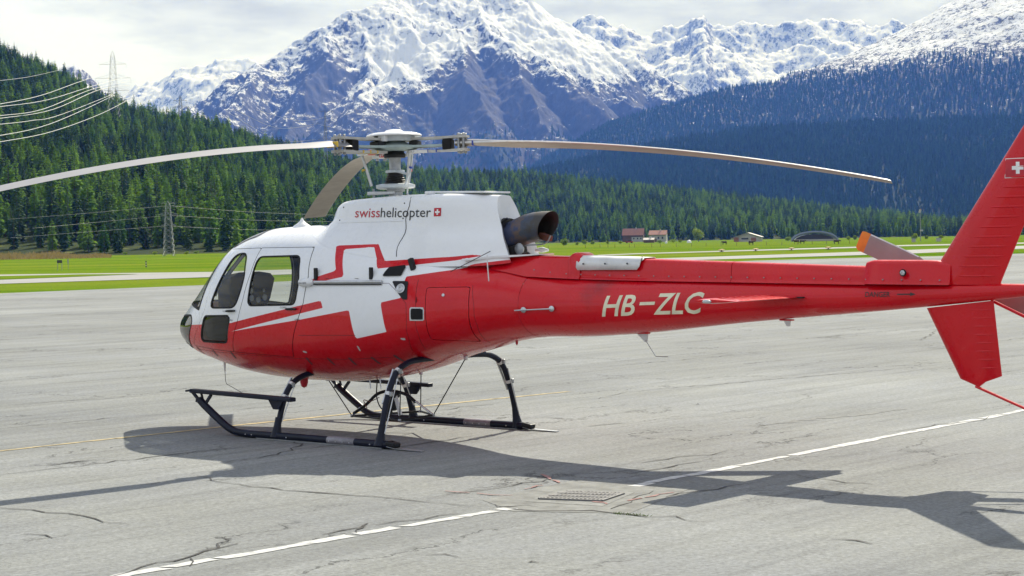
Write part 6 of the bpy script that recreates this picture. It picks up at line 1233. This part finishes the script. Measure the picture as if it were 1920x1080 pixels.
# parked car, wrapped bales
p = gp(1180, 456); CR = empty('parked_car', p, rad(170), 'small red car parked before the timber farmhouse', 'car')
MB().prism([(-1.9, -0.8, 0.35), (1.9, -0.8, 0.35), (1.95, -0.8, 0.7), (1.2, -0.8, 0.9), (-1.75, -0.8, 0.95), (-1.95, -0.8, 0.7)], (0, 1.6, 0)).build('body', M['carred'], CR); MB().prism([(-1.5, -0.72, 0.93), (1.0, -0.72, 0.9), (0.45, -0.66, 1.42), (-1.1, -0.66, 1.45)], (0, 1.4, 0)).build('cabin', M['pane'], CR)
for x in (-1.2, 1.2):
    for y in (-0.8, 0.8): MB().lathe([(0.31, -0.1), (0.33, 0), (0.31, 0.1)], 14, (x, y, 0.32), Matrix.Rotation(math.pi / 2, 3, 'X')).build('wheel', M['rubber'], CR, True)
for px_, py_, w, h, nm in ((1249, 456.3, 5, 4, 'small white-wrapped bale right of the pale farm building'), (1292, 455.3, 9, 5.5, 'larger heap of white-wrapped bales left of the round tree')):
    p = gp(px_, py_); k = p.y / FPX; o = MB().lathe([(0.02, h * k), (w * k * 0.25, h * k * 0.92), (w * k * 0.45, h * k * 0.55), (w * k * 0.5, 0)], 12).build('wrapped_bale', M['wrap'], None, True, p); tag(o, nm, 'bale', 'wrapped bales by the farm')
# ---- dry tall grass by the forest at left, weeds in the drain crack
q = random.Random(5); v, f = [], []
for _ in range(5200):
    px_ = q.uniform(-40, 150) if q.random() < 0.75 else 150 + 60 * q.random() ** 1.7; Yf = q.uniform(395, 520); X = (px_ - 960) / FPX * Yf; hgt = q.uniform(0.5, 1.5) * (1.1 if px_ < 120 else 0.9) * max(0.2, 1 - max(0, px_ - 110) / 110) * (0.75 + 0.45 * math.sin(px_ * 0.13) * math.sin(px_ * 0.041 + Yf * 0.05)); base = 0.7 * (0.6 + 0.5 * math.sin(px_ * 0.07 + 1.0)) * math.exp(-((Yf - 470) / 40) ** 2)
    w = q.uniform(0.05, 0.16); a = q.uniform(0, 3.14); b = len(v); dx, dy = math.cos(a) * w, math.sin(a) * w; v += [(X - dx, Yf - dy, -0.1), (X + dx, Yf + dy, -0.1), (X + q.uniform(-.4, .4), Yf + q.uniform(-.4, .4), base + hgt)]; f.append((b, b + 1, b + 2))
tag(mesh_obj('dry_grass', v, f, M['straw']), 'tall straw-coloured grass below the forest at left', 'grass', None, 'stuff')
v, f = [], []
for _ in range(60):
    t_ = q.betavariate(1.5, 1.5); p = gp(1150 + 72 * t_, 963.2 + 6.0 * t_ + q.uniform(-0.6, 0.6)); a = q.uniform(0, 6.28); w = 0.004; L_ = q.uniform(0.01, 0.03); b = len(v); v += [(p.x - w, p.y, 0.0), (p.x + w, p.y, 0.0), (p.x + math.cos(a) * L_, p.y + math.sin(a) * L_, q.uniform(0.008, 0.025))]; f.append((b, b + 1, b + 2))
tag(mesh_obj('crack_weeds', v, f, M['weed']), 'low green weeds growing in the crack beside the drain', 'weeds', None, 'stuff')
